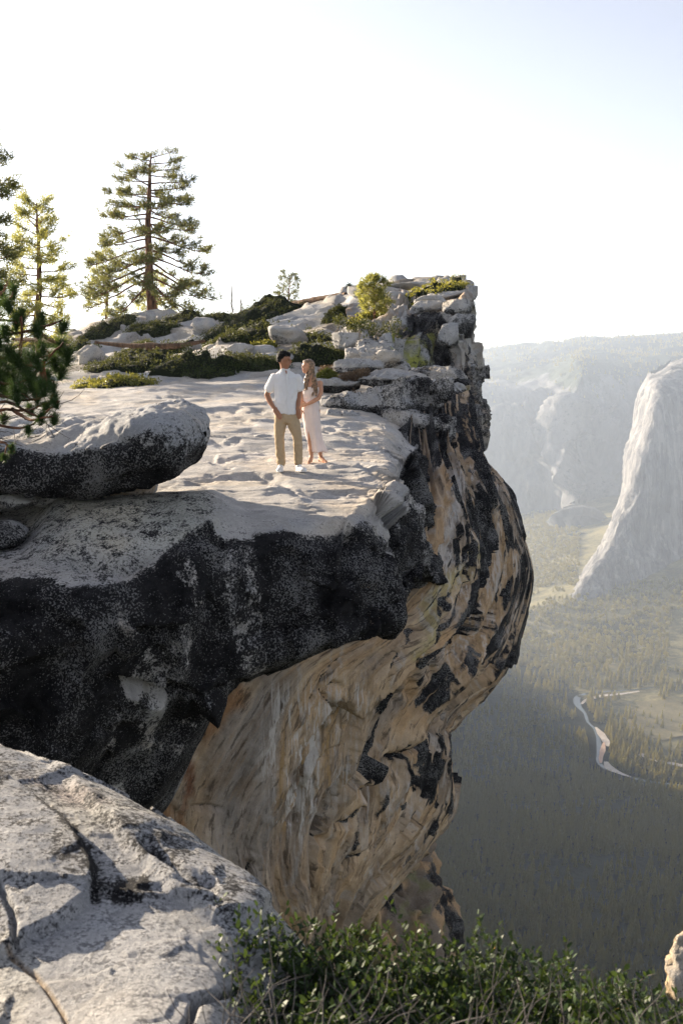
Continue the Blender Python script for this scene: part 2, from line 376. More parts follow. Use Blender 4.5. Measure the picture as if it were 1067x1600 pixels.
h = h + htop*top*.38 + hface*face*(1-.85*under) - crk - .28*smooth(600, 660, px)*smooth(640, 700, py) + rightface*(.20*(crr-.5)*smooth(.0, .12, d2r-d1r)+.06*ridged(G*np.array([2.2, 2.2, .6]), 1.5, 3))
G2 = G + nrm*h[..., None]
c = base_granite(G)
c = lerp(c, np.array([.52, .46, .38]), smooth(.1, .7, fbm(G, .8, 3, off=9))*top)
c = lerp(c, np.array([.33, .32, .30]), .5*smooth(-.1, .4, fbm(G*np.array([.5, 2, 1]), 1.0, 4, off=19))*top)
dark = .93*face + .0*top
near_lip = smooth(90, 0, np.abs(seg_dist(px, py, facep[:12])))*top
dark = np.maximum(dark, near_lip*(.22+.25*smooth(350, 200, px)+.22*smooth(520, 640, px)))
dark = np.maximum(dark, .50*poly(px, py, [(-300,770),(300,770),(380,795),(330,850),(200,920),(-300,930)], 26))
dark = np.where(face > .5, dark-.26*poly(wx, wy, [(165,1060),(250,1075),(320,1062),(330,1085),(250,1120),(180,1130)], 14)
   -.18*poly(wx, wy, [(90,905),(260,895),(200,990),(110,1000)], 30)-.38*poly(wx, wy, [(610,740),(640,735),(655,800),(640,830),(570,850),(548,820)], 22)
   -.22*poly(wx, wy, [(210,1130),(330,1090),(280,1230),(160,1250)], 40)-.30*stroke(wx, wy, [(625,860),(618,950)], 5, 5)-.36*smooth(.0, .5, fbm(G*np.array([1.6, 1.6, .5]), .8, 5, .6, off=60))+.05, dark)
c = lerp(c, np.array([.24, .16, .09]), .8*poly(wx, wy, [(545,890),(590,885),(600,1000),(560,1010),(520,985)], 16)*face)
dark = dark - .2*poly(wx, wy, [(545,900),(590,895),(600,990),(560,1010)], 16)
c = lerp(c, np.array([.33, .35, .25]), .35*poly(wx, wy, [(240,790),(330,800),(330,870),(160,880),(60,860),(60,800)], 30))
c = c*(1+.14*top)[..., None]*np.array([1.02, 1, .98])
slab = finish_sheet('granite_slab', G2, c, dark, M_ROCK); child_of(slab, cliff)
SLAB = (G2.reshape(-1, 3), grid_faces(*G2.shape[:2]))

# --- the undercut stained wall
W = [
 [(600,690,19),(632,662,20.5),(655,650,21),(680,635,21.4),(700,622,22),(712,617,23),(722,620,25),(726,640,30),(700,650,36)],
 [(600,740,18.5),(632,730,19),(660,715,19.2),(685,705,19.5),(712,695,20.2),(730,700,21.5),(741,712,24),(738,720,30),(700,710,36)],
 [(590,800,17),(632,795,17.2),(665,785,17.2),(700,778,18.0),(735,770,19.2),(766,768,20.6),(788,785,23),(788,795,29),(740,800,36)],
 [(560,890,15),(605,880,15.6),(655,875,16.0),(705,865,17.3),(752,860,19),(797,868,21),(826,887,23.5),(822,900,29),(760,900,36)],
 [(440,1000,13.3),(510,985,14.2),(590,965,14.9),(660,955,16),(725,955,17.8),(778,965,20.2),(806,985,23),(803,1000,29),(740,1000,36)],
 [(250,1075,12.2),(335,1062,12.7),(440,1055,13.3),(540,1050,14.3),(640,1045,16),(725,1045,18.5),(778,1056,22),(774,1068,28),(720,1080,36)],
 [(215,1190,12.1),(280,1180,12.5),(370,1175,13),(470,1165,14),(570,1150,15.7),(650,1132,17.8),(704,1118,21),(704,1136,27),(690,1150,36)],
 [(190,1260,12.1),(250,1250,12.4),(340,1245,13.1),(440,1235,14),(540,1222,15.6),(630,1200,17.6),(694,1180,20.2),(697,1195,26),(680,1200,36)],
 [(180,1340,12.3),(235,1330,12.6),(320,1320,13.2),(410,1308,14.2),(500,1295,15.6),(590,1275,17.6),(688,1250,20.2),(694,1265,26),(660,1280,36)],
 [(220,1440,12.8),(280,1430,13.2),(350,1415,13.8),(420,1400,14.6),(490,1380,15.8),(560,1350,17.5),(644,1320,19.8),(650,1330,26),(620,1340,36)],
 [(260,1550,13.5),(320,1540,14),(380,1520,14.6),(440,1490,15.4),(490,1465,16.4),(525,1443,17.8),(556,1420,19.6),(560,1430,26),(560,1440,36)],
 [(300,1700,14.5),(350,1690,15),(400,1670,15.6),(440,1640,16.4),(470,1610,17.4),(490,1580,18.8),(505,1560,20.4),(500,1570,26),(500,1570,36)],
]
G = net(W, .0023); nrm = grid_normals(G)
if nrm[len(G)//2, 40, 1] > 0: nrm = -nrm
px, py = proj(G)
gd = np.array([.50, .30, .81]); gd /= np.linalg.norm(gd)         # the grain rises to the right
ga = np.cross(gd, [0, -1, 0]); ga /= np.linalg.norm(ga); gb = np.cross(gd, ga)
us = np.concatenate([[0], np.cumsum(np.linalg.norm(np.diff(G, axis=1), axis=2).mean(0))]); vs = np.concatenate([[0], np.cumsum(np.linalg.norm(np.diff(G, axis=0), axis=2).mean(1))])
Q = np.stack([vs[:, None]*.14+0*us[None], us[None]+0*vs[:, None]+.10*fbm(G, .4, 3), 0*us[None]+0*vs[:, None]], -1)
QV = G*np.array([1, 1, .10])
amp = smooth(12, 17, G[..., 1])
QW = Q+.05*fbm(G, 1.2, 3)[..., None]
h = .10*fbm(Q, .55, 3, off=2)*(.35+amp) + .05*(ridged(Q, 1.3, 5, off=7)-1)*(.3+amp) + .30*facet(QW*np.array([1.3, 1, 1]), .75, 2)[0]*(.15+amp) + .20*facet(QW*np.array([1.6, 1, 1]), 2.2, 5)[0]*(.2+.8*amp) + .11*facet(QW*np.array([2, 1, 1]), 6, 5)[0] + .012*fbm(G, 6, 4)-.06*amp
qs = fbm(Q, .8, 3, off=50)*4; h = h+.07*(np.floor(qs)+smooth(.85, 1, qs-np.floor(qs)))*(.3+amp*.7)*smooth(26, 22, G[..., 1])
d1, d2, cr = worley(Q*np.array([2.2, 1, 1]), .9, 4); h = h*1.0
wx = px+9*fbm(G, 1.4, 3)+3*fbm(G, 8, 2); wy = py+9*fbm(G, 1.4, 3, off=40)+3*fbm(G, 8, 2, off=20)
cracks = [([(515,1140),(505,1165),(484,1205),(478,1250),(462,1290)], 5, .35), ([(545,1180),(515,1195),(500,1225)], 3, .12),
 ([(524,1070),(500,1082),(520,1105),(526,1125)], 5, .22), ([(592,1100),(575,1150)], 5, .18), ([(508,1293),(514,1318)], 7, .35),
 ([(568,1240),(610,1215),(640,1190),(690,1140)], 8, .55), ([(560,1260),(535,1290),(600,1235)], 5, .25),
 ([(705,1110),(650,1165),(610,1230),(560,1290)], 6, .35), ([(640,985),(600,1035),(570,1090),(555,1150)], 4, .16), ([(670,1050),(645,1090),(620,1140),(600,1190)], 5, .3),
 ([(560,1000),(520,1040),(480,1090)], 3, .08), ([(720,880),(680,960),(640,1040),(600,1120)], 4, .2), ([(640,1260),(590,1310),(540,1370)], 4, .2),
 ([(300,1260),(325,1255),(345,1262)], 3, .10), ([(382,1345),(380,1365)], 5, .15), ([(760,800),(770,870),(740,960),(735,1020)], 4, .2), ([(800,850),(790,930),(760,1020)], 4, .2),
 ([(690,1000),(672,1060),(655,1100)], 5, .25), ([(745,900),(720,1000),(690,1070)], 4, .22)]
for pts, w, dp in cracks: h = h-dp*stroke(wx*.6+px*.4, wy*.6+py*.4, pts, w*.9, w)*.6
h = h*(1-.6*smooth(720, 830, px)*smooth(760, 860, py)*smooth(1100, 1000, py))
G2 = G + nrm*h[..., None]
n1 = fbm(G, .7, 4); nv = fbm(QV, 2.2, 4, off=3); nv2 = fbm(QV, 6.5, 3, off=13); nq = fbm(Q, 2.0, 4, off=21); nq2 = fbm(Q, 5.5, 3, off=33)
c = lerp(np.broadcast_to(GBR, G.shape), TANL, smooth(-.5, .5, n1+nq*.7))
c = lerp(c, TAN, smooth(.0, .5, nq)*.8); c = lerp(c, TAN*.6, smooth(.2, .6, nq2)*.6*(.3+amp*.7)); c = lerp(c, TANL*1.1, smooth(.25, .6, fbm(Q, 4, 3, off=80))*.7)
grey = poly(wx, wy, [(330,1090),(440,1060),(450,1180),(430,1300),(420,1420),(320,1420),(300,1340),(330,1200)], 30)
c = lerp(c, np.array([.33, .29, .26]), grey*.8)
c = lerp(c, TAN*1.05, .75*poly(wx, wy, [(690,745),(640,768),(668,800),(665,880),(645,935),(560,1010),(600,1010),(690,900),(698,760)], 6))
c = lerp(c, WHT*.85, .7*poly(wx, wy, [(706,720),(722,760),(712,810),(700,850),(712,880),(690,890),(688,820),(700,770)], 6))
c = lerp(c, TANL*1.08, .7*poly(wx, wy, [(740,850),(760,860),(670,985),(560,1120),(540,1100),(640,970)], 10))
c = lerp(c, YEL, .55*stroke(wx, wy, [(745,855),(690,920),(660,985),(640,1020)], 9, 8))
leftband = poly(wx, wy, [(372,1062),(400,1062),(330,1160),(290,1300),(235,1290),(215,1270),(330,1120)], 8)
c = lerp(c, TANL, leftband*.6); c = lerp(c, ORG, leftband*smooth(-.1, .4, n1+nv*.5)*.85)
c = lerp(c, RUST, .85*poly(wx, wy, [(292,1180),(305,1190),(298,1240),(285,1255),(282,1215)], 6)); c = lerp(c, RUST, .5*leftband*smooth(.2, .5, nv2))
# vertical mineral streaks
for x0, w, cc, a in ((438,3,TAN,.8),(447,4,TANL*1.15,.8),(455,3,TAN,.8),(463,2.5,WHT,.7),(470,3,GBR*.7,.8),(478,2.5,WHT,.8),(486,3,TAN,.6),(493,2,WHT,.7),(501,2.5,WHT,.8),(508,2,GBR*.7,.7),
                     (515,2,WHT,.7),(522,2.5,GBR*.6,.6),(532,3,TAN,.6),(548,3,WHT,.5),(556,3,GBR*.6,.6),(568,3,TANL*1.1,.6)):
    ln = [(x0+14, 1085), (x0+2, 1130), (x0-8, 1200), (x0-24, 1290)]
    m = stroke(px+4*fbm(G, 1.1, 2), py, ln, w, 1.6)*smooth(1080, 1120, py)*smooth(1310, 1230, py)
    c = lerp(c, cc, m*a*smooth(-.6, .1, nv))
c = lerp(c, WHT*.9, smooth(.38, .6, nv2)*.45*smooth(400, 480, px)); 
# black varnish
dk = 0
blacks = [([(700,722),(745,715),(775,770),(840,740),(960,885),(900,1000),(810,1060),(760,1040),(745,930),(735,850),(712,880),(712,800)], .70, 16),
 ([(690,955),(735,905),(765,830),(775,870),(757,960),(745,1015),(690,1025),(683,990)], 1.0, 7),
 ([(668,985),(684,965),(660,1040),(630,1100),(598,1145),(612,1110),(640,1060)], .95, 5),
 ([(600,660),(720,580),(800,700),(745,722),(715,732),(700,730),(655,755),(600,765)], .60, 10),
 ([(700,1115),(690,1150),(650,1180),(632,1200),(640,1165),(670,1135)], .95, 5),
 ([(633,1205),(650,1190),(665,1240),(655,1275),(640,1265)], .95, 5), ([(668,1150),(695,1150),(700,1215),(690,1262),(672,1240),(676,1195)], .90, 6),
 ([(675,1030),(760,1000),(730,1070),(690,1115),(660,1110)], .66, 14), ([(700,780),(735,760),(735,850),(712,880)], .62, 12),
 ([(600,1140),(655,1100),(640,1130),(605,1180),(580,1230),(575,1190)], .52, 12), 
 ([(575,1270),(650,1215),(620,1290),(570,1330)], .45, 20)]
for pts, a, s in blacks: dk = np.maximum(dk, min(1, a+.12)*poly(wx, wy, pts, s*1.6+3))
QS = Q*np.array([.7, 1, 1]); streak = fbm(QS, 2.6, 5, .62, off=70)
dk = np.clip(dk+(dk > .04)*(dk < .97)*streak*1.15*smooth(.0, .3, dk)+.04*smooth(.2, .5, dk), 0, 1) 
dk = np.maximum(dk, .74*smooth(.10, .42, fbm(Q*np.array([.5, 1, 1]), 4.2, 4, off=91))*smooth(540, 680, px))
c = c*(1-.22*smooth(.0, .5, fbm(Q*np.array([.5, 1, 1]), 3.1, 4, off=55)))[..., None]
for pts, w, dp in cracks: dk = np.maximum(dk, stroke(wx*.6+px*.4, wy*.6+py*.4, pts, w*.45, 2.5)*.8)
tn_ = poly(wx, wy, [(700,738),(632,765),(640,800),(640,900),(600,960),(540,1010),(610,1010),(690,900),(702,850),(716,800)], 5); dk = dk*(1-.93*tn_)
sk = [(780,800,770,900,745,1000,720,1060), (800,860,785,940,760,1010,740,1050), (765,790,775,850,768,900,770,950)]
for s in sk: 
    m = stroke(wx, wy, list(zip(s[::2], s[1::2])), 5, 4); c = lerp(c, TAN, m*.9); dk = dk*(1-.75*m)
m = stroke(wx, wy, [(684,985),(672,1040),(655,1110),(640,1150)], 9, 5); c = lerp(c, TAN*1.1, m); dk = dk*(1-.9*m)
m = stroke(wx, wy, [(655,1160),(668,1200),(672,1240)], 6, 5); c = lerp(c, TAN, m); dk = dk*(1-.9*m)
m = poly(wx, wy, [(778,1050),(700,1115),(600,1200),(640,1150),(740,1040)], 6)*.7; c = lerp(c, TANL, m); dk = dk*(1-m)
strk = np.maximum(.9*poly(wx, wy, [(420,1075),(560,1055),(580,1130),(560,1230),(470,1320),(420,1300),(410,1200)], 22), .55*poly(wx, wy, [(700,720),(780,740),(826,880),(780,1050),(720,1060),(690,900)], 20)); strk = np.maximum(strk, .5*poly(wx, wy, [(590,1220),(690,1190),(680,1260),(600,1320),(560,1340)], 15))
wall = finish_sheet('undercut_wall', G2, c*.92, dk, M_STAIN); set_attr(wall.data, 'q', Q, 'VEC'); set_attr(wall.data, 'strk', strk); child_of(wall, cliff)

# --- the far prow with its lichen-stained buttresses
T = [
 [(540,462,37),(575,456,38),(612,450,40),(650,447,41),(690,440,41),(715,437,40),(733,437,40),(741,442,42),(741,455,50)],
 [(545,500,33),(580,490,33.5),(612,480,34.5),(645,476,35),(680,474,35),(705,470,34.6),(728,466,34),(744,478,36),(744,488,44)],
 [(560,522,30.6),(592,516,30.6),(615,513,30.8),(648,512,31.6),(682,516,32.4),(698,514,32),(725,518,31.4),(741,524,33),(743,535,42)],
 [(565,560,29.6),(598,556,29.8),(615,556,30.2),(648,556,31),(684,558,32),(700,558,31.6),(728,560,31.2),(754,566,32.6),(757,578,42)],
 [(570,595,29),(600,594,29),(615,594,29.6),(650,596,30.6),(684,600,31.4),(704,600,31),(728,604,30.6),(750,612,31.8),(752,622,42)],
 [(570,650,28.6),(600,645,28.6),(615,640,29),(650,640,30),(684,642,30.4),(706,645,29.8),(732,645,29.2),(759,652,30.6),(758,660,42)],
 [(580,700,28.6),(610,700,28.6),(625,700,29),(655,700,29.5),(690,705,29),(714,706,28.6),(735,706,28.4),(756,692,29.8),(755,695,42)],
 [(580,720,34),(610,720,34),(625,720,34),(655,720,34),(690,722,34),(714,724,33),(732,716,33),(748,706,34),(750,712,44)]]
G = net(T, .0028); nrm = grid_normals(G)
if nrm[len(G)//2, 40, 1] > 0: nrm = -nrm
px, py = proj(G)
QV = G*np.array([1, 1, .16]); d1, d2, cr = worley(G*np.array([.9, .5, .55]), .75, 6); d1b, d2b, crb = worley(QV, 1.9, 2)
h = .30*facet(G*np.array([1, .8, .5]), .5, 6)[0]+.32*facet(G*np.array([1.3, 1, .5]), 1.3, 2)[0]+.3*facet(G*np.array([1.3, 1, .8]), 3.5, 2)[0]+.10*fbm(QV, .9, 4)+.04*fbm(G, 3, 4)-.25*(1-smooth(0, .08, d2-d1))-.30
h = h*smooth(436, 470, py)
G2 = G+nrm*h[..., None]
wx = px+4*fbm(G, .9, 3); wy = py+4*fbm(G, .9, 3, off=8)
nv = fbm(QV, 1.6, 4); nv2 = fbm(QV, 3.5, 3, off=9)
c = lerp(base_granite(G)*.9, TAN*.9, smooth(.05, .6, nv)*.7); c = lerp(c, GBR*.8, smooth(0, .5, nv2)*.6)
c = lerp(c, np.array([.30, .31, .05]), .95*poly(wx, wy, [(602,516),(684,516),(680,588),(612,588)], 5)*smooth(-.15, .25, nv2+.15))
c = lerp(c, YEL, .8*poly(wx, wy, [(700,600),(735,600),(730,650),(690,650)], 8)); c = lerp(c, YEL*.9, .6*poly(wx, wy, [(725,470),(745,480),(740,525),(728,525)], 5))
dk = .42+.32*smooth(-.1, .5, fbm(QV, 1.6, 4, off=44)); dk = np.maximum(dk, .9*poly(wx, wy, [(682,515),(702,540),(700,590),(680,590)], 5))
dk = np.maximum(dk, .85*poly(wx, wy, [(630,490),(690,480),(700,515),(640,512)], 5)); dk = dk*(1-.85*poly(wx, wy, [(700,520),(750,520),(750,610),(708,610)], 8)*smooth(.3, -.2, nv))
dk = np.maximum(dk, .6*poly(wx, wy, [(735,570),(765,570),(765,700),(740,660)], 6)); dk = dk*(1-.8*poly(wx, wy, [(530,420),(745,420),(745,470),(680,485),(540,510)], 8))
PROW = (G2.reshape(-1, 3), grid_faces(*G2.shape[:2])); ROCKS = []
prow = finish_sheet('far_prow', G2, c, dk, M_WALL); child_of(prow, cliff)

# --- lower rock tower below the overhang
L = [[(520,1330,29),(570,1318,29.5),(620,1315,30),(650,1322,31),(660,1340,36)],
 [(520,1370,28),(570,1360,28.5),(620,1355,29),(668,1358,30.5),(672,1370,36)],
 [(520,1410,27.5),(575,1405,28),(630,1400,28.4),(680,1400,30),(684,1410,36)],
 [(520,1460,27),(575,1460,27.6),(640,1455,28),(692,1450,29.5),(696,1460,36)],
 [(520,1560,27),(575,1560,27.6),(640,1560,28),(700,1550,29.5),(704,1560,36)]]
G = net(L, .003); nrm = grid_normals(G); 
if nrm[len(G)//2, 20, 1] > 0: nrm = -nrm
QV = G*np.array([1, 1, .3]); d1, d2, cr = worley(QV, 1.0, 3)
h = .9*(cr-.5)*smooth(0, .12, d2-d1)+.4*fbm(QV, .8, 4)+.12*fbm(G, 2.5, 3)
c = lerp(np.broadcast_to(GBR*.6, G.shape), TAN*.9, smooth(-.1, .4, fbm(QV, 1.1, 4))); c = lerp(c, np.array([.2, .22, .07]), .5*smooth(.1, .5, fbm(G, 1, 3, off=5)))
low = finish_sheet('rock_tower', G+nrm*h[..., None], c, .35+.4*smooth(0, .5, fbm(QV, 1, 4, off=4)), M_WALL); child_of(low, cliff)

# --- hillside behind the slab
H = {
 -900: [(640,26),(630,32),(610,42),(595,55),(575,75),(580,98)],
 -300: [(620,26),(605,32),(590,42),(575,55),(560,75),(566,98)],
 0: [(606,26),(590,32),(570,42),(552,57),(533,78),(540,100)],
 150: [(602,26),(580,31),(556,39),(532,52),(505,74),(512,98)],
 300: [(598,26),(575,31),(548,38),(518,48),(484,64),(492,88)],
 450: [(596,26),(570,30.5),(540,35.5),(508,42),(474,54),(482,74)],
 560: [(598,26),(575,29.5),(545,32.5),(508,37),(460,47),(466,64)],
 620: [(600,26.5),(585,29.5),(545,33.5),(500,36.5),(450,45),(456,60)],
 660: [(604,27),(592,30.5),(552,34.5),(500,37.5),(447,44),(452,58)],
 700: [(608,28),(598,32),(558,36),(500,38.5),(446,43.5),(452,56)],
 728: [(616,29),(606,33),(566,37),(510,40),(448,43.5),(454,55)]}
ks = sorted(H); ctrl = [[(k, H[k][r][0], H[k][r][1]) for k in ks] for r in range(6)]
G = net(ctrl, .0044); px, py = proj(G)
G[..., 2] -= .45*smooth(29, 25.5, G[..., 1])
st = fbm(G*np.array([1, 1, .3]), .10, 4, off=6)*5; stp = np.floor(st)+smooth(.75, 1, st-np.floor(st))
G[..., 2] += (.24*stp*smooth(27, 36, G[..., 1])*smooth(95, 70, G[..., 1]) + .10*fbm(G, .16, 4)+.10*facet(G*np.array([.7, .7, .5])+.5*fbm(G, .3, 3)[..., None], .22, 3)[0]*smooth(27, 36, G[..., 1])+.10*facet(G*np.array([1, .8, .5])+.2*fbm(G, .8, 3)[..., None], .9, 3)[0]+.02*fbm(G, 2, 4))
G[..., 2] -= np.interp(G[..., 1], [26, 30, 50, 75], [0, .12, .35, .65])
c = base_granite(G*.5); c = lerp(c, np.array([.27, .25, .22]), .75*smooth(0, .5, fbm(G, .22, 4, off=61)))
c = lerp(c, np.array([.22, .17, .11]), .6*smooth(.2, .5, fbm(G, .35, 4, off=71)))
hill = finish_sheet('rocky_hillside', G, c, .08+.35*smooth(.1, .7, fbm(G, .5, 4, off=81)), M_ROCK); hill['kind'] = 'structure'
HILL = (G.reshape(-1, 3), grid_faces(*G.shape[:2]))
def bvh_of(*parts):
    V = []; F = []; n = 0
    for v, f in parts: V.append(v); F.append(f+n); n += len(v)
    return BVHTree.FromPolygons(np.concatenate(V).tolist(), np.concatenate(F).tolist())
BVH = bvh_of((SLAB[0], SLAB[1]), HILL)
def ground(px, py):
    d = Vector(U(px, py, 1.0)).normalized(); hit = BVH.ray_cast(Vector((0, 0, 0)), d, 300)
    return hit[0] if hit[0] else None
def drop(x, y, z0=30):
    hit = BVH.ray_cast(Vector((x, y, z0)), Vector((0, 0, -1)), 80)
    return hit[0].z if hit[0] else None

# --- rock generator
_ico = {}
def ico(sub):
    if sub not in _ico:
        bm = bmesh.new(); bmesh.ops.create_icosphere(bm, subdivisions=sub, radius=1)
        V = np.array([v.co[:] for v in bm.verts]); F = np.array([[v.index for v in f.verts] for f in bm.faces]); bm.free(); _ico[sub] = (V, F)
    return _ico[sub]
def rock(name, loc, size, rot=(0, 0, 0), seed=0, sub=5, p=14, nplanes=16, amp=.05, dark=.35, darklow=.2, tint=None, mat=None, flat=None):
    V, F = ico(sub); r_ = np.random.default_rng(seed)
    n = r_.normal(size=(nplanes, 3)); n /= np.linalg.norm(n, axis=1)[:, None]; n = np.concatenate([n, [[1, 0, 0], [-1, 0, 0], [0, 1, 0], [0, -1, 0], [0, 0, 1], [0, 0, -1]]])
    d = r_.uniform(.70, 1.0, len(n)); d[-6:] = r_.uniform(.88, 1.0, 6)
    if flat: d[-2:] = flat
    s = np.clip(V@n.T, 0, None)/d; r = (s**p).sum(1)**(-1/p)
    P = V*r[:, None]*np.array(size)
    sz = min(size); nn = V/np.array(size); nn /= np.linalg.norm(nn, axis=1)[:, None]
    so = seed*3.17
    wd1, wd2, wcr = worley(P/sz, .9, so); nn_f = facet(P/sz+.1*fbm(P/sz, 2, 3)[:, None], 1.1, so)[0]; P = P+nn*(amp*sz*2.2*(nn_f+.5*facet(P/sz, 3.1, so)[0]))[:, None]; P = P+nn*(.5*amp*sz*(fbm(P/sz, 1.2, 5, off=so)+.5*(ridged(P/sz, 1.8, 4, off=so)-1)+1.1*(wcr-.5)*smooth(0, .08, wd2-wd1)-.8*(1-smooth(0, .05, wd2-wd1))))[:, None]
    R = np.array((Matrix.Rotation(rot[2], 3, 'Z')@Matrix.Rotation(rot[1], 3, 'Y')@Matrix.Rotation(rot[0], 3, 'X')))
    P = P@R.T; me = np_mesh(name, P, F)
    Pw = P+np.array(loc); c = lerp(base_granite(Pw), np.array(tint) if tint is not None else GR*.8, smooth(-.2, .5, fbm(Pw, 1.5, 3, off=so)))
    nz = (nn@R.T)[:, 2]
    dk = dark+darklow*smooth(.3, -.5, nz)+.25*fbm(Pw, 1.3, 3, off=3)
    set_attr(me, 'Col', c, 'COL'); set_attr(me, 'dark', np.clip(dk, 0, 1))
    o = mk_obj(name, me, None, mat or M_ROCK, loc=tuple(loc))
    if name in ('ledge_block', 'prow_block'): ROCKS.append((Pw, F))
    return o
def rock_px(x0, x1, y0, y1, Y, label, name='boulder', cat='boulder', depth=1.0, group=None, sink=.15, par=None, **kw):
    """a rock that spans x0..x1, y0..y1 in the photo, standing Y metres off"""
    a = U((x0+x1)/2, (y0+y1)/2, Y); sx = (U(x1, (y0+y1)/2, Y)-U(x0, (y0+y1)/2, Y))[0]/2*1.08
    sz = (U((x0+x1)/2, y0, Y)-U((x0+x1)/2, y1, Y))[2]/2*(1+sink)
    a[2] -= sz*sink*.6
    o = rock(name, a, (sx, sx*depth, sz), **kw)
    if par is not None: child_of(o, par); return o
    return tag(o, label, cat, group)

# --- the big overhanging boulder, built from cross sections
def section_loft(secs, nu=150, nv=120, flat=2.6):
    """secs: (px, ytop, ybot, Ycentre, half depth)"""
    A = []
    for (x, yt, yb, Yc, hd) in secs:
        t = U(x, yt, Yc); b_ = U(x, yb, Yc); cz = (t[2]+b_[2])/2; hz = (t[2]-b_[2])/2; row = []
        for k in range(16):
            a = 2*math.pi*k/16-math.pi/2; ca, sa = math.cos(a), math.sin(a)
            ex = 2/flat; row.append([t[0], Yc+hd*math.copysign(abs(ca)**ex, -ca), cz+hz*math.copysign(abs(sa)**ex, sa)])
        row.append(row[0]); A.append(row)
    A = np.array(A); cnt = [nu//(len(secs)-1)]*(len(secs)-1)
    return cr_interp(cr_interp(A, cnt).transpose(1, 0, 2), [nv//16]*16).transpose(1, 0, 2)
S = [(-330,690,740,12.0,.3),(-300,670,775,12.0,1.4),(-200,662,785,12.0,1.8),(-60,660,780,12.0,1.75),(40,657,772,11.9,1.6),(110,654,772,11.8,1.5),(160,656,768,11.7,1.4),(200,648,760,11.6,1.35),
     (240,638,748,11.5,1.25),(275,633,738,11.45,1.1),(298,638,724,11.4,.9),(311,650,706,11.4,.62),(317,664,692,11.4,.3),(318,674,682,11.4,.08)]
G = section_loft(S, 230, 176); nrm = grid_normals(G)
if nrm[100, 88, 2] < 0: nrm = -nrm
px, py = proj(G)
d1, d2, cr = worley(G, .8, 5)
h = .09*fbm(G, 1.0, 5)+.05*(ridged(G*np.array([1, 1, .6]), 1.4, 4)-1)+.05*(cr-.5)*smooth(0, .15, d2-d1)+.012*fbm(G, 8, 3)
h = h-(.035*stroke(px, py, [(190,690),(205,682),(225,672),(240,663)], 6, 6)+.025*stroke(px, py, [(150,690),(175,680),(200,690)], 5, 5))*(nrm[..., 2] > .2)
G2 = G+nrm*h[..., None]
c = lerp(base_granite(G), GRB*1.05, smooth(-.2, .4, fbm(G, 1, 3)))
nz = nrm[..., 2]
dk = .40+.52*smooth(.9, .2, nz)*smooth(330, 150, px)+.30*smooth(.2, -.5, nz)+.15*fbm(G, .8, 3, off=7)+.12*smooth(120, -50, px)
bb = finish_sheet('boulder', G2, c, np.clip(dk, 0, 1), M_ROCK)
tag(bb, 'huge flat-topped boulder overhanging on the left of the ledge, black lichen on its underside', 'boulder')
BB = (G2.reshape(-1, 3), grid_faces(*G2.shape[:2]))

# hump and cavity rocks under the boulder (part of the cliff)
0 and rock_px(50,360,775,905,10.5,None,name='rock_hump',par=cliff,depth=.55,seed=5,dark=.42,darklow=.15,amp=.08,p=7,tint=(.36,.34,.24),sink=.0,sub=6)
rock_px(-40,62,755,800,11.0,None,name='wedged_rock',par=cliff,seed=8,dark=.35,sink=0)
rock_px(55,120,750,800,11.3,None,name='wedged_rock',par=cliff,seed=9,dark=.3,sink=0,tint=(.35,.3,.22))
rock_px(-60,45,812,860,10.2,None,name='wedged_rock',par=cliff,seed=12,dark=.55,sink=0)
rock_px(150,245,745,778,12.0,None,name='wedged_rock',par=cliff,seed=14,dark=.25,sink=0,tint=(.33,.24,.15))

M_BLOCK = rock_material('block_granite', .8, 1.0)
# ledge blocks on the right of the slab (cliff parts)
led = [(548,690,592,672,21.5,.55,21,.42),(500,575,612,650,21.5,.8,22,.4),(672,706,588,628,21.0,.9,23,.55),(560,672,578,604,23.5,.9,24,.15),(600,735,590,625,25,.8,25,.25),
 (600,700,640,690,20.8,.5,26,.42),(500,560,640,665,20.4,.8,27,.35),(520,600,560,585,25.5,.9,28,.25),(480,560,590,612,24,.9,29,.22),
 (540,625,542,580,27,.8,30,.15),(585,640,560,592,27.5,.8,31,.25),(640,735,575,606,27.5,.8,32,.4),(560,610,530,560,29.5,.8,33,.4),
 (662,738,618,720,22.5,.7,34,.42),(640,665,610,640,21.5,.9,35,.3),(655,715,645,745,20.8,.6,36,.5)]
for x0,x1,y0,y1,Y,dep,sd,dk in led:
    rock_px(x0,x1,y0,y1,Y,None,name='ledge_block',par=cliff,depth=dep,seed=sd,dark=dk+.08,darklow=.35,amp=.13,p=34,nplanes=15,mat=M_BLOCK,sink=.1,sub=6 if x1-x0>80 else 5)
# stacked blocks of the prow
pb = [(690,735,466,500,33.2,41,.6),(700,742,488,528,32.4,42,.65),(684,716,505,545,31.6,43,.5),(648,700,462,478,35,45,.1),(640,690,470,492,34.4,46,.15),(668,722,455,470,36,47,.15),
      (700,738,438,462,38,50,.2),(722,746,446,470,36.5,51,.3),(600,650,455,475,38,52,.1),(545,640,446,468,42,53,.08),(600,700,440,456,43,54,.1),
      (520,575,520,548,31,58,.2)]
for x0,x1,y0,y1,Y,sd,dk in pb:
    rock_px(x0,x1,y0,y1,Y,None,name='prow_block',par=cliff,depth=.8,seed=sd,dark=dk*.8,darklow=.2,amp=.05,p=34,nplanes=12,mat=M_BLOCK,sink=.05,tint=TAN*.9 if sd in (49,44) else None)

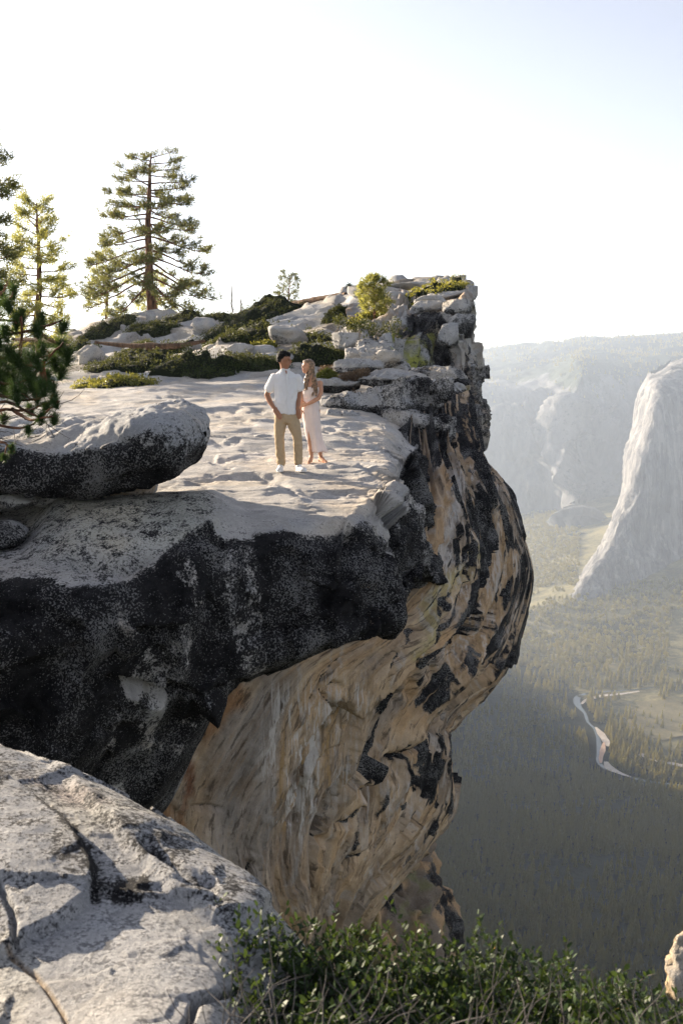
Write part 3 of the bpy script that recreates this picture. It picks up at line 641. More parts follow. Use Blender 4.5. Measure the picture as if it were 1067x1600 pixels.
# loose boulders and slabs lying about: things
loose = [(122,164,536,569,36,61,.25,'rounded pale grey boulder left of the shrub mats, beside the pine sapling'),
 (418,482,506,536,34,62,.2,'squat buff boulder among the dark shrubs above the man\'s head'),
 (385,435,536,558,29,63,.2,'low grey boulder half hidden behind the shrub mats at the slab\'s back edge'),
 (300,345,494,520,46,64,.15,'light grey rock dome beside the shrubs below the dead snag'),
 (344,400,536,556,31,65,.15,'flat grey rock plate between two shrub mats left of the man'),
 (228,245,488,502,66,66,.3,'small reddish rock at the foot of the tall pine'),
 (405,460,552,570,27.5,67,.15,'thin pale slab directly behind the man\'s shoulder'),
 (510,560,570,584,25,69,.2,'thin slab beside the dry brown shrub behind the woman'),
 (395,420,636,644,20.5,70,.35,'small dark stone lying on the slab left of the man\'s hand'),
 (392,426,678,686,17,71,.3,'small flat stone on the slab left of the man\'s knees')]
for x0,x1,y0,y1,Y,sd,dk,lab in loose:
    g = ground((x0+x1)/2, y1); Yg = g.y if g else Y
    rock_px(x0,x1,y0,y1,Yg+.3,lab,name='boulder' if y1-y0>12 else 'stone',cat='boulder' if y1-y0>12 else 'stone',depth=.8,seed=sd,dark=dk,darklow=.2,amp=.07,p=9,sub=4,sink=.25)
rock_px(1041,1135,1440,1580,4.6,'sunlit cream rock corner at the right edge above the shrub',name='boulder',seed=91,dark=.3,amp=.12,p=12,tint=(.50,.37,.22),sink=0,depth=.9,mat=M_BLOCK)

# --- foreground rock, lower left
Fg = [
 [(-420,1000,5.2),(-150,1105,4.8),(0,1180,4.4),(100,1225,4.2),(200,1275,4.0),(300,1335,3.8),(390,1405,3.6),(460,1500,3.5),(520,1600,3.4)],
 [(-420,985,4.4),(-150,1092,4.1),(0,1168,3.75),(100,1212,3.55),(200,1262,3.35),(300,1322,3.15),(395,1396,2.95),(470,1480,2.8),(530,1600,2.7)],
 [(-420,1060,4.0),(-150,1130,3.75),(0,1200,3.45),(90,1245,3.28),(185,1300,3.05),(285,1365,2.85),(385,1440,2.65),(450,1530,2.5),(500,1650,2.4)],
 [(-420,1200,3.4),(-150,1250,3.2),(0,1300,3.0),(80,1340,2.87),(170,1395,2.68),(265,1450,2.52),(350,1520,2.35),(400,1600,2.2),(450,1700,2.1)],
 [(-420,1380,2.8),(-150,1410,2.68),(0,1440,2.52),(80,1470,2.42),(160,1510,2.3),(245,1560,2.15),(310,1620,2.0),(350,1700,1.85),(400,1800,1.7)],
 [(-420,1600,2.2),(-150,1610,2.12),(0,1620,2.02),(80,1640,1.95),(160,1680,1.85),(230,1730,1.7),(300,1800,1.55),(350,1900,1.4),(400,2000,1.3)],
 [(-420,2100,1.4),(-150,2100,1.35),(0,2100,1.3),(80,2100,1.28),(160,2100,1.25),(230,2150,1.2),(300,2200,1.1),(350,2300,1.05),(400,2400,1.0)]]
G = net(Fg, .0034); G = np.concatenate([G[:1]+np.array([0, .6, -2.5]), G]); nrm = grid_normals(G)
if nrm[60, 60, 2] < 0: nrm = -nrm
px, py = proj(G); wx = px+7*fbm(G, 5, 3); wy = py+7*fbm(G, 5, 3, off=40)
h = .025*fbm(G, .8, 3)+.05*facet(G*np.array([.8, .8, .8])+.05*fbm(G, 3, 3)[..., None], 1.4, 3)[0]+.05*facet(G+.03*fbm(G, 6, 3)[..., None], 5, 3)[0]+.0022*fbm(G, 14, 4)
plate = poly(px+6*fbm(G, 4, 2), py, [(-500,1100),(0,1215),(60,1260),(115,1310),(148,1370),(138,1410),(90,1445),(35,1468),(10,1490),(-20,1500),(-500,1560)], 4)
h = h+.035*plate
crest = poly(wx, wy, [(80,1200),(200,1250),(300,1310),(420,1400),(400,1440),(330,1440),(260,1390),(200,1330)], 8); h = h+.03*crest
for pts, w, dp in (([(10,1490),(60,1520),(100,1570),(118,1620)], 3, .012), ([(0,1395),(15,1420),(22,1480)], 4, .03), ([(225,1330),(280,1375),(330,1400)], 6, .03), ([(290,1600),(310,1560),(370,1535)], 5, .05)):
    h = h-dp*stroke(wx, wy, pts, w, w)
G2 = G+nrm*h[..., None]
c = lerp(base_granite(G*3)*.75, np.array([.34, .345, .355]), np.full(px.shape, .5)); c = lerp(c, np.array([.42, .39, .30]), .3*smooth(.1, .5, fbm(G, 2, 3, off=77)))
c = lerp(c, np.array([.33, .25, .22]), .5*poly(wx, wy, [(30,1215),(120,1235),(170,1270),(100,1260)], 10))
c = lerp(c, np.array([.30, .21, .12]), .8*stroke(wx, wy, [(10,1490),(60,1520),(100,1570),(118,1620)], 4, 3))
edge = 1-smooth(0, 14, np.abs(seg_dist(px, py, [(0,1215),(60,1260),(115,1310),(148,1370),(138,1410),(90,1445)])))
dk = .40+.16*plate*smooth(-.3, .3, fbm(G, 3.2, 4, off=2))+.08*crest+.12*poly(wx, wy, [(-300,1080),(0,1175),(200,1270),(300,1330),(260,1370),(150,1310),(60,1260),(-300,1190)], 20)
dk = dk+.5*stroke(wx, wy, [(60,1260),(115,1310),(150,1360),(150,1410)], 7, 8)+.4*poly(wx, wy, [(150,1380),(230,1375),(240,1395),(180,1420)], 10)
dk = dk-.26*poly(wx, wy, [(160,1420),(300,1440),(360,1480),(330,1560),(200,1640),(60,1640),(60,1480)], 30)
nr = finish_sheet('foreground_rock', G2, c, np.clip(dk, 0, 1), M_NEAR); nr['kind'] = 'structure'

V4 = [(v, np.concatenate([f, f[:, -1:]], 1) if f.shape[1] == 3 else f) for v, f in [SLAB, HILL, PROW]+ROCKS]
def bvh_mixed(parts):
    V = []; F = []; n = 0
    for v, f in parts:
        V += v.tolist(); F += [[i for i in r] if r[2] != r[3] else r[:3] for r in (f+n).tolist()]; n += len(v)
    return BVHTree.FromPolygons(V, F)
BVH = bvh_mixed(V4)

# ================================================================== THE VALLEY
def far_material(name, c_a, c_b, c_c=None, sc=.004, stretch=(1, 1, .25), bd=10):
    m, nt, b, out = newmat(name); tc = N(nt, 'ShaderNodeTexCoord')
    mp = N(nt, 'ShaderNodeMapping'); mp.inputs['Scale'].default_value = stretch; nt.links.new(tc.outputs['Object'], mp.inputs[0])
    n1 = noise_n(nt, mp.outputs[0], sc, 8, .65); n2 = noise_n(nt, mp.outputs[0], sc*7, 6, .7)
    f = maprange(nt, mathn(nt, 'ADD', mathn(nt, 'MULTIPLY', n1, .6), mathn(nt, 'MULTIPLY', n2, .4)), .38, .62)
    c = mixc(nt, f, c_a, c_b)
    if name == 'monolith_granite':
        m2 = N(nt, 'ShaderNodeMapping'); m2.inputs['Scale'].default_value = (1, 1, .07); m2.inputs['Rotation'].default_value = (0, .12, 0); nt.links.new(tc.outputs['Object'], m2.inputs[0]); n5 = noise_n(nt, m2.outputs[0], .035, 6, .7)
        c = mixc(nt, maprange(nt, n5, .50, .60, 0, .6), c, (.07, .07, .075)); c = mixc(nt, maprange(nt, n5, .46, .38, 0, .5), c, (.42, .40, .37))
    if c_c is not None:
        at = N(nt, 'ShaderNodeAttribute', attribute_name='veg_shade').outputs['Fac']
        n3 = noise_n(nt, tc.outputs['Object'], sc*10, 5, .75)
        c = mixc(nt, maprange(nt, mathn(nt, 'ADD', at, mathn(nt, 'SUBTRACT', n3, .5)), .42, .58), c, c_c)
    nt.links.new(c, b.inputs['Base Color']); b.inputs['Roughness'].default_value = .95
    bp = N(nt, 'ShaderNodeBump', Strength=1.0, Distance=bd); nt.links.new(n2, bp.inputs['Height']); nt.links.new(bp.outputs[0], b.inputs['Normal'])
    return m
M_FAR = far_material('far_granite', (.07, .075, .08), (.17, .165, .165), (.035, .045, .028))
M_ELC = far_material('monolith_granite', (.13, .13, .135), (.26, .25, .245), (.06, .07, .04), .006, bd=12)
M_SOIL = far_material('forest_floor', (.09, .085, .042), (.25, .215, .105), (.018, .022, .013), .01, (1, 1, 1), 4)  # darkest colour paints the floor on the shaded side

E = [
 [(1050,560,5200),(1016,581,4500),(1030,578,4350),(1070,556,4450),(1200,528,4700),(1600,520,5200)],
 [(1030,590,5200),(1009,590,4420),(1024,592,4150),(1070,574,4250),(1200,556,4420),(1600,540,4900)],
 [(1010,618,5000),(997,618,4360),(1020,622,4020),(1070,612,4040),(1200,600,4150),(1600,590,4600)],
 [(1000,660,5000),(991,660,4320),(1015,668,3960),(1070,662,3990),(1200,655,4100),(1600,640,4550)],
 [(990,714,5000),(978,714,4280),(1006,716,3920),(1070,712,3960),(1200,705,4080),(1600,700,4500)],
 [(985,762,5000),(976,762,4230),(995,766,3890),(1070,762,3930),(1200,755,4060),(1600,750,4450)],
 [(965,825,4800),(955,825,4150),(968,830,3850),(1070,826,3900),(1200,820,4030),(1600,810,4400)],
 [(940,868,4700),(930,868,4080),(949,873,3800),(1070,870,3860),(1200,865,4000),(1600,850,4350)],
 [(912,914,4600),(901,914,3990),(908,920,3740),(1070,925,3790),(1200,920,3930),(1600,900,4300)],
 [(890,960,4500),(880,960,3900),(890,975,3650),(1070,985,3680),(1200,980,3850),(1600,960,4200)]]
G = net(E, .0035); nrm = grid_normals(G)
if nrm[len(G)//2, G.shape[1]//2, 1] > 0: nrm = -nrm
px, py = proj(G); QV = G*np.array([1, 1, .25])
h = 12*fbm(QV, .004, 4)+8*(ridged(QV, .010, 4)-1)+.10*facet(G*np.array([1, 1, .3]), .006, 3)[0]+.16*facet(G*np.array([1, 1, .2]), .02, 3)[0]+4*fbm(G, .03, 3)
G2 = G+nrm*(h*smooth(570, 640, py))[..., None]+np.array([0, 0, 1])*(10*fbm(G, .01, 4)*smooth(620, 580, py))[..., None]
me = np_mesh('granite_monolith', G2, grid_faces(*G.shape[:2])); set_attr(me, 'veg_shade', .35*smooth(600, 575, py)+.25*smooth(890, 930, py)*smooth(960, 1060, px))
o = mk_obj('granite_monolith', me, None, M_ELC); tag(o, 'towering pale granite monolith at right with a sunlit left edge', 'cliff')

B = [
 [(650,562,9500),(690,556,8800),(715,556,8400),(760,548,8200),(850,535,8200),(950,527,8300),(1067,520,8500),(1300,515,9000),(1800,540,9500)],
 [(650,581,9500),(690,575,7600),(715,575,7200),(760,572,7100),(850,570,7100),(900,556,7200),(960,550,7300),(1300,545,7800),(1800,560,8200)],
 [(650,631,9500),(690,625,6750),(715,625,6350),(770,625,6200),(850,610,6050),(905,582,5850),(950,590,6050),(1300,590,6600),(1800,600,7000)],
 [(650,706,9500),(690,700,6400),(715,700,6000),(770,690,5850),(850,665,5750),(900,640,5550),(950,660,5800),(1300,660,6300),(1800,660,6700)],
 [(650,796,9500),(690,790,6100),(715,790,5700),(770,780,5600),(850,760,5500),(905,735,5300),(950,740,5550),(1300,740,6100),(1800,740,6500)],
 [(650,876,9500),(690,870,5750),(715,870,5350),(770,865,5250),(850,850,5150),(905,840,4950),(950,840,5200),(1300,840,5800),(1800,840,6200)],
 [(650,956,9500),(690,950,5250),(715,950,4850),(770,945,4700),(850,940,4600),(905,940,4500),(950,940,4700),(1300,940,5400),(1800,940,5800)]]
G = net(B, .0036); nrm = grid_normals(G)
if nrm[len(G)//2, G.shape[1]//2, 1] > 0: nrm = -nrm
px, py = proj(G); QV = G*np.array([1, 1, .3])
fc = smooth(590, 640, py)
h = 50*(ridged(QV, .0016, 4, off=3)-1)+60*fbm(QV, .0022, 4)+.6*facet(G*np.array([1, 1, .5]), .0022, 5)[0]+.5*facet(G*np.array([1, 1, .4]), .007, 5)[0]+20*fbm(G, .012, 4)
G2 = G+nrm*(h*fc)[..., None]; G2[..., 2] += (1-fc)*(55*fbm(G, .0018, 4)+20*(ridged(G, .006, 3)-1))*smooth(518, 540, py)
me = np_mesh('canyon_rim', G2, grid_faces(*G.shape[:2])); set_attr(me, 'veg_shade', np.clip(.75*smooth(610, 575, py)+.40*smooth(-.1, .5, fbm(G, .002, 4, off=5))+.6*smooth(800, 900, py), 0, 1))
RIM = G2[py < 640]; RIMP = py[py < 640]
o = mk_obj('far_canyon_wall', me, None, M_FAR); o['kind'] = 'structure'

# valley floor and the shoulder of the near wall; west of it a spur that keeps the near side in shade
def terrain_z(X, Y):
    P = np.stack([X, Y, 0*X], -1)
    z = np.full(X.shape, -952.0)
    # near foot slope under the viewpoint
    s = np.interp(Y, [-500, 0, 60, 200, 600, 900, 1200, 1500, 1900, 2150], [-30, -60, -330, -480, -620, -690, -745, -800, -890, -950])
    z = np.maximum(z, s-30*smooth(700, 1800, X)+18*fbm(P, .003, 4))
    # spur to the west
    crest = np.interp(Y, [300, 900, 1800, 2300, 2590, 2900, 3241, 3879, 4287, 4700, 5100], [-60, -60, -120, -230, -330, -450, -545, -585, -640, -820, -952])
    w = smooth(120, -500, X+60*fbm(P, .003, 3)+60)*smooth(40, 400, Y+.0*X)
    z = z+(np.maximum(crest, z)-z)*w*smooth(5200, 4900, Y)
    # talus rising to the far walls
    t = smooth(4300, 5200, Y)*25*smooth(1500, 400, X) + smooth(3300, 3900, Y-.0*X)*110*smooth(600, 1100, X)
    t = t+150*smooth(900, 1700, X)*smooth(2900, 3700, Y)
    z = z+t+smooth(2300, 3000, Y)*8*fbm(P, .004, 3)
    return z
xs = np.concatenate([np.linspace(-6000, -900, 50)[:-1], np.linspace(-900, 2200, 150), np.linspace(2200, 8000, 50)[1:]])
ys = np.concatenate([np.linspace(-600, 400, 30)[:-1], np.linspace(400, 5200, 220), np.linspace(5200, 9000, 30)[1:]])
X, Y = np.meshgrid(xs, ys, indexing='ij'); Z = terrain_z(X, Y)
G = np.stack([X, Y, Z], -1)
me = np_mesh('valley_floor', G, grid_faces(*G.shape[:2])); set_attr(me, 'veg_shade', np.clip(.5-(Y-(3380-5.6*(X-580)))/500, 0, 1)); mk_obj('valley_floor', me, None, M_SOIL)['kind'] = 'structure'  # soil painted dark inside the spur's shadow line, golden where the sun falls

def flat_at(px, py, z=-948.0):
    d = U(px, py, 1.0); return d*(z/d[2])
def strip(name, pts, widths, z, mat, kind='structure'):
    P = np.array([flat_at(x, y, z) for x, y in pts]); n = len(P)
    P = cr_interp(P, [10]*(n-1)); w = np.interp(np.linspace(0, n-1, len(P)), range(n), widths)
    w = w*(1+.35*perlin(P*.02))
    T_ = np.gradient(P, axis=0); T_[:, 2] = 0; T_ /= np.linalg.norm(T_, axis=1)[:, None]; S_ = np.stack([T_[:, 1], -T_[:, 0], 0*T_[:, 0]], -1)
    A = np.stack([P-S_*w[:, None]/2, P, P+S_*w[:, None]/2], 1)
    o = mk_obj(name, np_mesh(name, A, grid_faces(len(A), 3)), None, mat); o['kind'] = kind; return P, w
m, nt, b, out = newmat('river_water'); b.inputs['Base Color'].default_value = (.05, .07, .07, 1); b.inputs['Roughness'].default_value = .12; b.inputs['Specular IOR Level'].default_value = .6
tc = N(nt, 'ShaderNodeTexCoord'); nn_ = noise_n(nt, tc.outputs['Object'], .15, 4, .6); bp = N(nt, 'ShaderNodeBump', Strength=.3, Distance=1.0); nt.links.new(nn_, bp.inputs['Height']); nt.links.new(bp.outputs[0], b.inputs['Normal'])
M_WATER = m
M_SAND = far_material('sand_bar', (.42, .36, .30), (.60, .54, .48), None, .05, (1, 1, 1), 1)
M_PINKSAND = far_material('pink_sand', (.50, .33, .24), (.58, .42, .32), None, .05, (1, 1, 1), 1)
M_MEADOW = far_material('meadow_grass', (.12, .105, .055), (.19, .16, .085), None, .02, (1, 1, 1), 1)
RP = [(1020,1074),(985,1078),(950,1080),(915,1084),(901,1091),(903,1103),(913,1114),(918,1128),(928,1138),(933,1150),(936,1170),(934,1188),(944,1200),(962,1208),(990,1216),(1020,1222),(1067,1228),(1130,1240)]
river, rw = strip('river', RP, [8,9,11,14,19,17,8,7,7,9,13,11,8,7,7,8,9,11], -941, M_WATER)
strip('sand_bar', [(998,1080),(970,1084),(940,1087),(915,1094),(908,1100)], [8,12,15,12,6], -940.2, M_SAND)
strip('sand_bar', [(930,1136),(938,1146),(946,1158),(949,1166)], [5,17,20,6], -940.2, M_SAND)
strip('sand_bar', [(943,1160),(941,1172),(938,1184),(938,1192)], [5,13,13,5], -939.6, M_PINKSAND)
strip('sand_bar', [(946,1190),(952,1200),(968,1208),(985,1214)], [10,20,14,6], -940.0, M_SAND)
strip('gravel_bank', [(1040,1235),(1052,1246),(1062,1254)], [6,26,8], -940, M_SAND)
strip('meadow', [(1010,1150),(1035,1130),(1060,1115),(1090,1105)], [80,200,230,240], -942, M_MEADOW)
strip('dirt_road', [(1000,1178),(1020,1186),(1045,1192),(1080,1200)], [14,22,18,14], -940, M_SAND)
# pale rock slide on the talus at the right edge
def talus_patch(name, pts, mat, lift=3):
    me_pts = []
    for x, y in pts:
        d = U(x, y, 1.0); lo = 1500; 
        for t in np.linspace(1500, 5000, 700):
            p = d*t
            if p[2] < terrain_z(np.array(p[0]), np.array(p[1])): break
        me_pts.append(d*t*(1-lift/1000))
    P = np.array(me_pts); c0 = P.mean(0); n = len(P)
    V = np.concatenate([[c0], P]); F = np.array([[0, 1+k, 1+(k+1) % n] for k in range(n)])
    mk_obj(name, np_mesh(name, V, F), None, mat)['kind'] = 'structure'
0 and talus_patch('rock_slide', [(1075,945),(1060,955),(1052,985),(1048,1030),(1056,1040),(1075,1035)], M_SAND, 6)

# --- trees of the valley
def conifer_mesh(name, seed, layers=9, seg=9, slim=.16):
    r_ = np.random.default_rng(seed); V = []; F = []
    n = 6
    for k in range(n):
        a = 2*math.pi*k/n; V.append([.012*math.cos(a), .012*math.sin(a), 0])
    V.append([0, 0, .9])
    for k in range(n): F.append([k, (k+1) % n, n])
    for L in range(layers):
        t = L/(layers-1); z0 = .12+.78*t; R = slim*(1-t)**.8+.02; hgt = .16*(1-t)+.07
        b0 = len(V); V.append([0, 0, min(z0+hgt, 1.0)])
        for k in range(seg*2):
            a = math.pi*k/seg+r_.uniform(-.2, .2); rr = R*(r_.uniform(.85, 1.15) if k % 2 == 0 else r_.uniform(.35, .6))
            V.append([rr*math.cos(a), rr*math.sin(a), z0-(.05 if k % 2 == 0 else -.01)*r_.uniform(.5, 1.5)])
        for k in range(seg*2): F.append([b0, b0+1+k, b0+1+(k+1) % (seg*2)])
    me = np_mesh(name, np.array(V), np.array(F), False); me.materials.append(M_VTREE); return me
def oak_mesh(name, seed):
    r_ = np.random.default_rng(seed); V, F = ico(3); P = V*(1+.45*fbm(V, 2.2, 4, off=seed*7.7))[:, None]*np.array([.42, .42, .40])+[0, 0, .58]
    me = np_mesh(name, P, F, False); me.materials.append(M_VTREE); return me
TM = [conifer_mesh('conifer', 1), conifer_mesh('conifer', 2, 8, 8, .20), conifer_mesh('conifer', 3, 10, 8, .13)]; OAKM = oak_mesh('oak', 4)
r_ = np.random.default_rng(21)
def cands(n, x0, x1, y0, y1):
    px_ = []; 
    X = r_.uniform(x0, x1, n); Y = r_.uniform(y0, y1, n); Z = terrain_z(X, Y); P = np.stack([X, Y, Z], -1); u, v = proj(P)
    k = (u > 600) & (u < 1160) & (v < 1640) & (v > 800); P, u, v = P[k], u[k], v[k]
    d = np.min(np.linalg.norm(P[:, None, :2]-river[None, ::2, :2], axis=2), axis=1); P, u, v = P[d > 26], u[d > 26], v[d > 26]
    # gaps
    g = fbm(P*np.array([1, 1, 0]), .0035, 3, off=12); keep = (g > -.42) | (P[:, 1] > 4000) | (P[:, 1] < 2350)
    mead = poly(u, v, [(985,1125),(1010,1105),(1067,1075),(1170,1060),(1170,1160),(1067,1165),(1020,1170)], 6) > r_.uniform(.0, 1, len(u))*1.02
    slide = poly(u, v, [(1180,930),(1060,950),(1045,985),(1040,1040),(1060,1050),(1180,1040)], 3) > .5
    elc = (v < 925)&(u > 905)&(v < 925-.15*(u-905)) 
    k = keep & ~(mead & (r_.uniform(size=len(u)) > .06)) & ~slide & ~elc
    return P[k], u[k], v[k]
P1, u1, v1 = cands(120000, -100, 2100, 1000, 5500)
far = np.linalg.norm(P1, axis=1)
# keep spacing by a coarse cell hash
cell = {}
keep = []
for i in range(len(P1)):
    lit = P1[i, 1] > 3380-5.6*(P1[i, 0]-580)
    s = (17 if P1[i, 1] > 3300 else 20) if lit else 9.5
    k = (int(P1[i, 0]//s), int(P1[i, 1]//s))
    if k in cell: continue
    cell[k] = 1; keep.append(i)
P1, u1, v1 = P1[keep], u1[keep], v1[keep]
near_river = poly(u1, v1, [(905,1060),(1067,1075),(1100,1240),(960,1190),(930,1110)], 4) > .5
hgt = np.where(P1[:, 1] > 3300, r_.uniform(14, 26, len(P1)), r_.uniform(20, 40, len(P1)))
hgt = hgt*np.where(v1 > 1250, .85, 1.0)
idx = np.where(near_river | ((v1 < 1060) & (v1 > 1000) & (u1 > 830)))[0]; idx = idx[np.argsort(-hgt[idx]/P1[idx, 1])][:280]
isone = np.zeros(len(P1), bool); isone[idx] = True
for j, i in enumerate(idx):
    o = bpy.data.objects.new('pine_tree', TM[j % 3]); C.objects.link(o); s = hgt[i]*1.08
    o.location = P1[i]-np.array([0, 0, 1.]); o.scale = (s*r_.uniform(.9, 1.3),)*2+(s,); o.rotation_euler = (0, 0, r_.uniform(0, 6.28))
    rp = bool(near_river[i]); nearr = np.min(np.linalg.norm(river[:, :2]-P1[i, :2], axis=1)) < 90
    lab = ('conifer close to the river bank inside the bend', 'conifers lining the inside of the river bend') if rp and nearr else ('conifer on the flat ground right of the river bend, away from the bank', 'conifers right of the river bend') if rp else ('sunlit conifer on the valley floor beyond the river bend', 'conifers beyond the river bend')
    tag(o, lab[0], 'tree', lab[1])
def forest(name, mesh, P, S, label):
    me = bpy.data.meshes.new(name); me.from_pydata(P.tolist(), [], []); o = mk_obj(name, me)
    at = me.attributes.new('size', 'FLOAT_VECTOR', 'POINT'); at.data.foreach_set('vector', S.astype(np.float32).ravel())
    rt = me.attributes.new('turn', 'FLOAT_VECTOR', 'POINT'); R = np.zeros((len(P), 3), np.float32); R[:, 2] = r_.uniform(0, 6.28, len(P)); rt.data.foreach_set('vector', R.ravel())
    ng = bpy.data.node_groups.new(name, 'GeometryNodeTree')
    ng.interface.new_socket('Geometry', in_out='INPUT', socket_type='NodeSocketGeometry'); ng.interface.new_socket('Geometry', in_out='OUTPUT', socket_type='NodeSocketGeometry')
    gi = ng.nodes.new('NodeGroupInput'); go = ng.nodes.new('NodeGroupOutput'); iop = ng.nodes.new('GeometryNodeInstanceOnPoints')
    src = ng.nodes.new('GeometryNodeObjectInfo'); src.inputs['Object'].default_value = mesh
    na = ng.nodes.new('GeometryNodeInputNamedAttribute'); na.data_type = 'FLOAT_VECTOR'; na.inputs['Name'].default_value = 'size'
    nb = ng.nodes.new('GeometryNodeInputNamedAttribute'); nb.data_type = 'FLOAT_VECTOR'; nb.inputs['Name'].default_value = 'turn'
    ng.links.new(gi.outputs[0], iop.inputs['Points']); ng.links.new(src.outputs['Geometry'], iop.inputs['Instance'])
    ng.links.new(na.outputs['Attribute'], iop.inputs['Scale']); ng.links.new(nb.outputs['Attribute'], iop.inputs['Rotation']); ng.links.new(iop.outputs[0], go.inputs[0])
    md = o.modifiers.new('forest', 'NODES'); md.node_group = ng
    tag(o, label, 'forest', kind='stuff'); return o
ones = [o for o in C.objects if o.name.startswith('pine_tree')]
rest = np.where(~isone)[0]; kindr = r_.integers(0, 3, len(rest))
oakk = (P1[rest][:, 1] > 3000) & (r_.uniform(size=len(rest)) < .45)
oak_src = bpy.data.objects.new('oak_tree', OAKM); C.objects.link(oak_src)
oi_ = rest[oakk][np.argmin(P1[rest[oakk]][:, 1])]; oak_src.location = P1[oi_]; oak_src.scale = (16, 16, 14); tag(oak_src, 'round-crowned broadleaf tree among conifers at the far side of the valley floor', 'tree')
for k, lab in enumerate(('dark conifer forest covering the shaded valley slope and sunlit floor',)*3):
    sel = rest[(kindr == k) & ~oakk]; s = hgt[sel][:, None]
    forest('conifer_forest', ones[k], P1[sel]-[0, 0, 1.5], s*np.concatenate([r_.uniform(.85, 1.4, (len(sel), 1)).repeat(2, 1), np.ones((len(sel), 1))], 1), lab)
sel = rest[oakk]; s = r_.uniform(12, 20, len(sel))[:, None]
forest('broadleaf_forest', oak_src, P1[sel], s*np.ones((len(sel), 3)), 'rounded pale green broadleaf woods below the monolith')

# woods on the far rim
k_ = r_.integers(0, len(RIM), 9000); k_ = k_[(fbm(RIM[k_], .0015, 3, off=3) > -.25-.5*(RIMP[k_] < 560)) & (r_.uniform(size=len(k_)) < np.where(RIMP[k_] < 575, 1, .3))]
forest('rim_woods', ones[1], RIM[k_]+r_.normal(size=(len(k_), 3))*[25, 40, 0]-[0, 0, 6], r_.uniform(22, 38, (len(k_), 1))*np.array([[1.5, 1.5, 1]]), 'hazy woods along the rim of the far canyon wall')
# --- haze over the valley
m = bpy.data.materials.new('haze'); m.use_nodes = True; nt = m.node_tree; nt.nodes.clear()
out = nt.nodes.new('ShaderNodeOutputMaterial'); pv = nt.nodes.new('ShaderNodeVolumePrincipled')
pv.inputs['Color'].default_value = (.72, .83, 1.0, 1); pv.inputs['Density'].default_value = .76e-4; pv.inputs['Anisotropy'].default_value = .45
nt.links.new(pv.outputs[0], out.inputs['Volume'])
bm = bmesh.new(); bmesh.ops.create_cube(bm, size=1); me = bpy.data.meshes.new('haze'); bm.to_mesh(me); bm.free()
hz = mk_obj('haze', me, None, m); hz.scale = (16000, 11600, 1500); hz.location = (1000, 4200, -400); hz.location.z = 500-750-0; hz['kind'] = 'stuff'; hz['label'] = 'thin pale haze filling the valley air'

# ================================================================== PLANTS
class MB:
    """collects triangles / quads as arrays and links them as one mesh object"""
    def __init__(s): s.V = []; s.F = []; s.n = 0
    def add(s, V, F): s.V.append(np.asarray(V, float)); F = np.asarray(F); s.F.append((F if F.shape[1] == 3 else np.concatenate([F[:, [0, 1, 2]], F[:, [0, 2, 3]]]))+s.n); s.n += len(V)
    def build(s, name, mat, parent=None, origin=(0, 0, 0), smooth_=True):
        if not s.V: return None
        o = mk_obj(name, np_mesh(name, np.concatenate(s.V)-np.array(origin), np.concatenate(s.F), smooth_), parent, mat)
        if parent is None: o.location = origin
        return o
def tube(mb, pts, rad, seg=7, cap=True):
    P = np.array(pts, float); n = len(P); rad = np.broadcast_to(rad, (n,))
    T_ = np.gradient(P, axis=0); T_ /= np.linalg.norm(T_, axis=1)[:, None]+1e-9
    up = np.array([0, 0, 1.]) if abs(T_[0, 2]) < .9 else np.array([1., 0, 0]); V = []
    for k in range(n):
        a = np.cross(T_[k], up); a /= np.linalg.norm(a)+1e-9; b_ = np.cross(a, T_[k]); up = b_
        th = 2*math.pi*np.arange(seg)/seg
        V.append(P[k]+rad[k]*(np.cos(th)[:, None]*a+np.sin(th)[:, None]*b_))
    V = np.concatenate(V); F = grid_faces(n, seg, True); F = F[:, ::-1]
    if cap: V = np.concatenate([V, P[-1:], P[:1]]); F = np.concatenate([F, [[(n-1)*seg+k, (n-1)*seg+(k+1) % seg, n*seg, n*seg] for k in range(seg)], [[(k+1) % seg, k, n*seg+1, n*seg+1] for k in range(seg)]])
    mb.add(V, np.concatenate([F[:, [0, 1, 2]], F[:, [0, 2, 3]]]) if not cap else np.array([t for f in F for t in ((f[0], f[1], f[2]), (f[0], f[2], f[3])) if len(set(t)) == 3]))
def tufts(mb, pos, dirs, L, n=12, w=.012, spread=.9, rng=RNG, jitter=.25):
    """needle bundles: n thin blades from each position"""
    pos = np.asarray(pos, float).reshape(-1, 3); dirs = np.asarray(dirs, float).reshape(-1, 3); m = len(pos)
    if m == 0: return
    L = np.broadcast_to(L, (m,))
    d = dirs[:, None, :]+rng.normal(size=(m, n, 3))*spread; d /= np.linalg.norm(d, axis=2)[..., None]+1e-9
    p0 = pos[:, None, :]+rng.normal(size=(m, n, 3))*(L*jitter)[:, None, None]
    s = np.cross(d, rng.normal(size=(m, n, 3))); s /= np.linalg.norm(s, axis=2)[..., None]+1e-9
    ln = (L[:, None]*rng.uniform(.6, 1.1, (m, n)))[..., None]
    A = p0-s*w; B = p0+s*w; Cc = p0+d*ln
    V = np.stack([A, B, Cc], 2).reshape(-1, 3); mb.add(V, np.arange(len(V)).reshape(-1, 3))
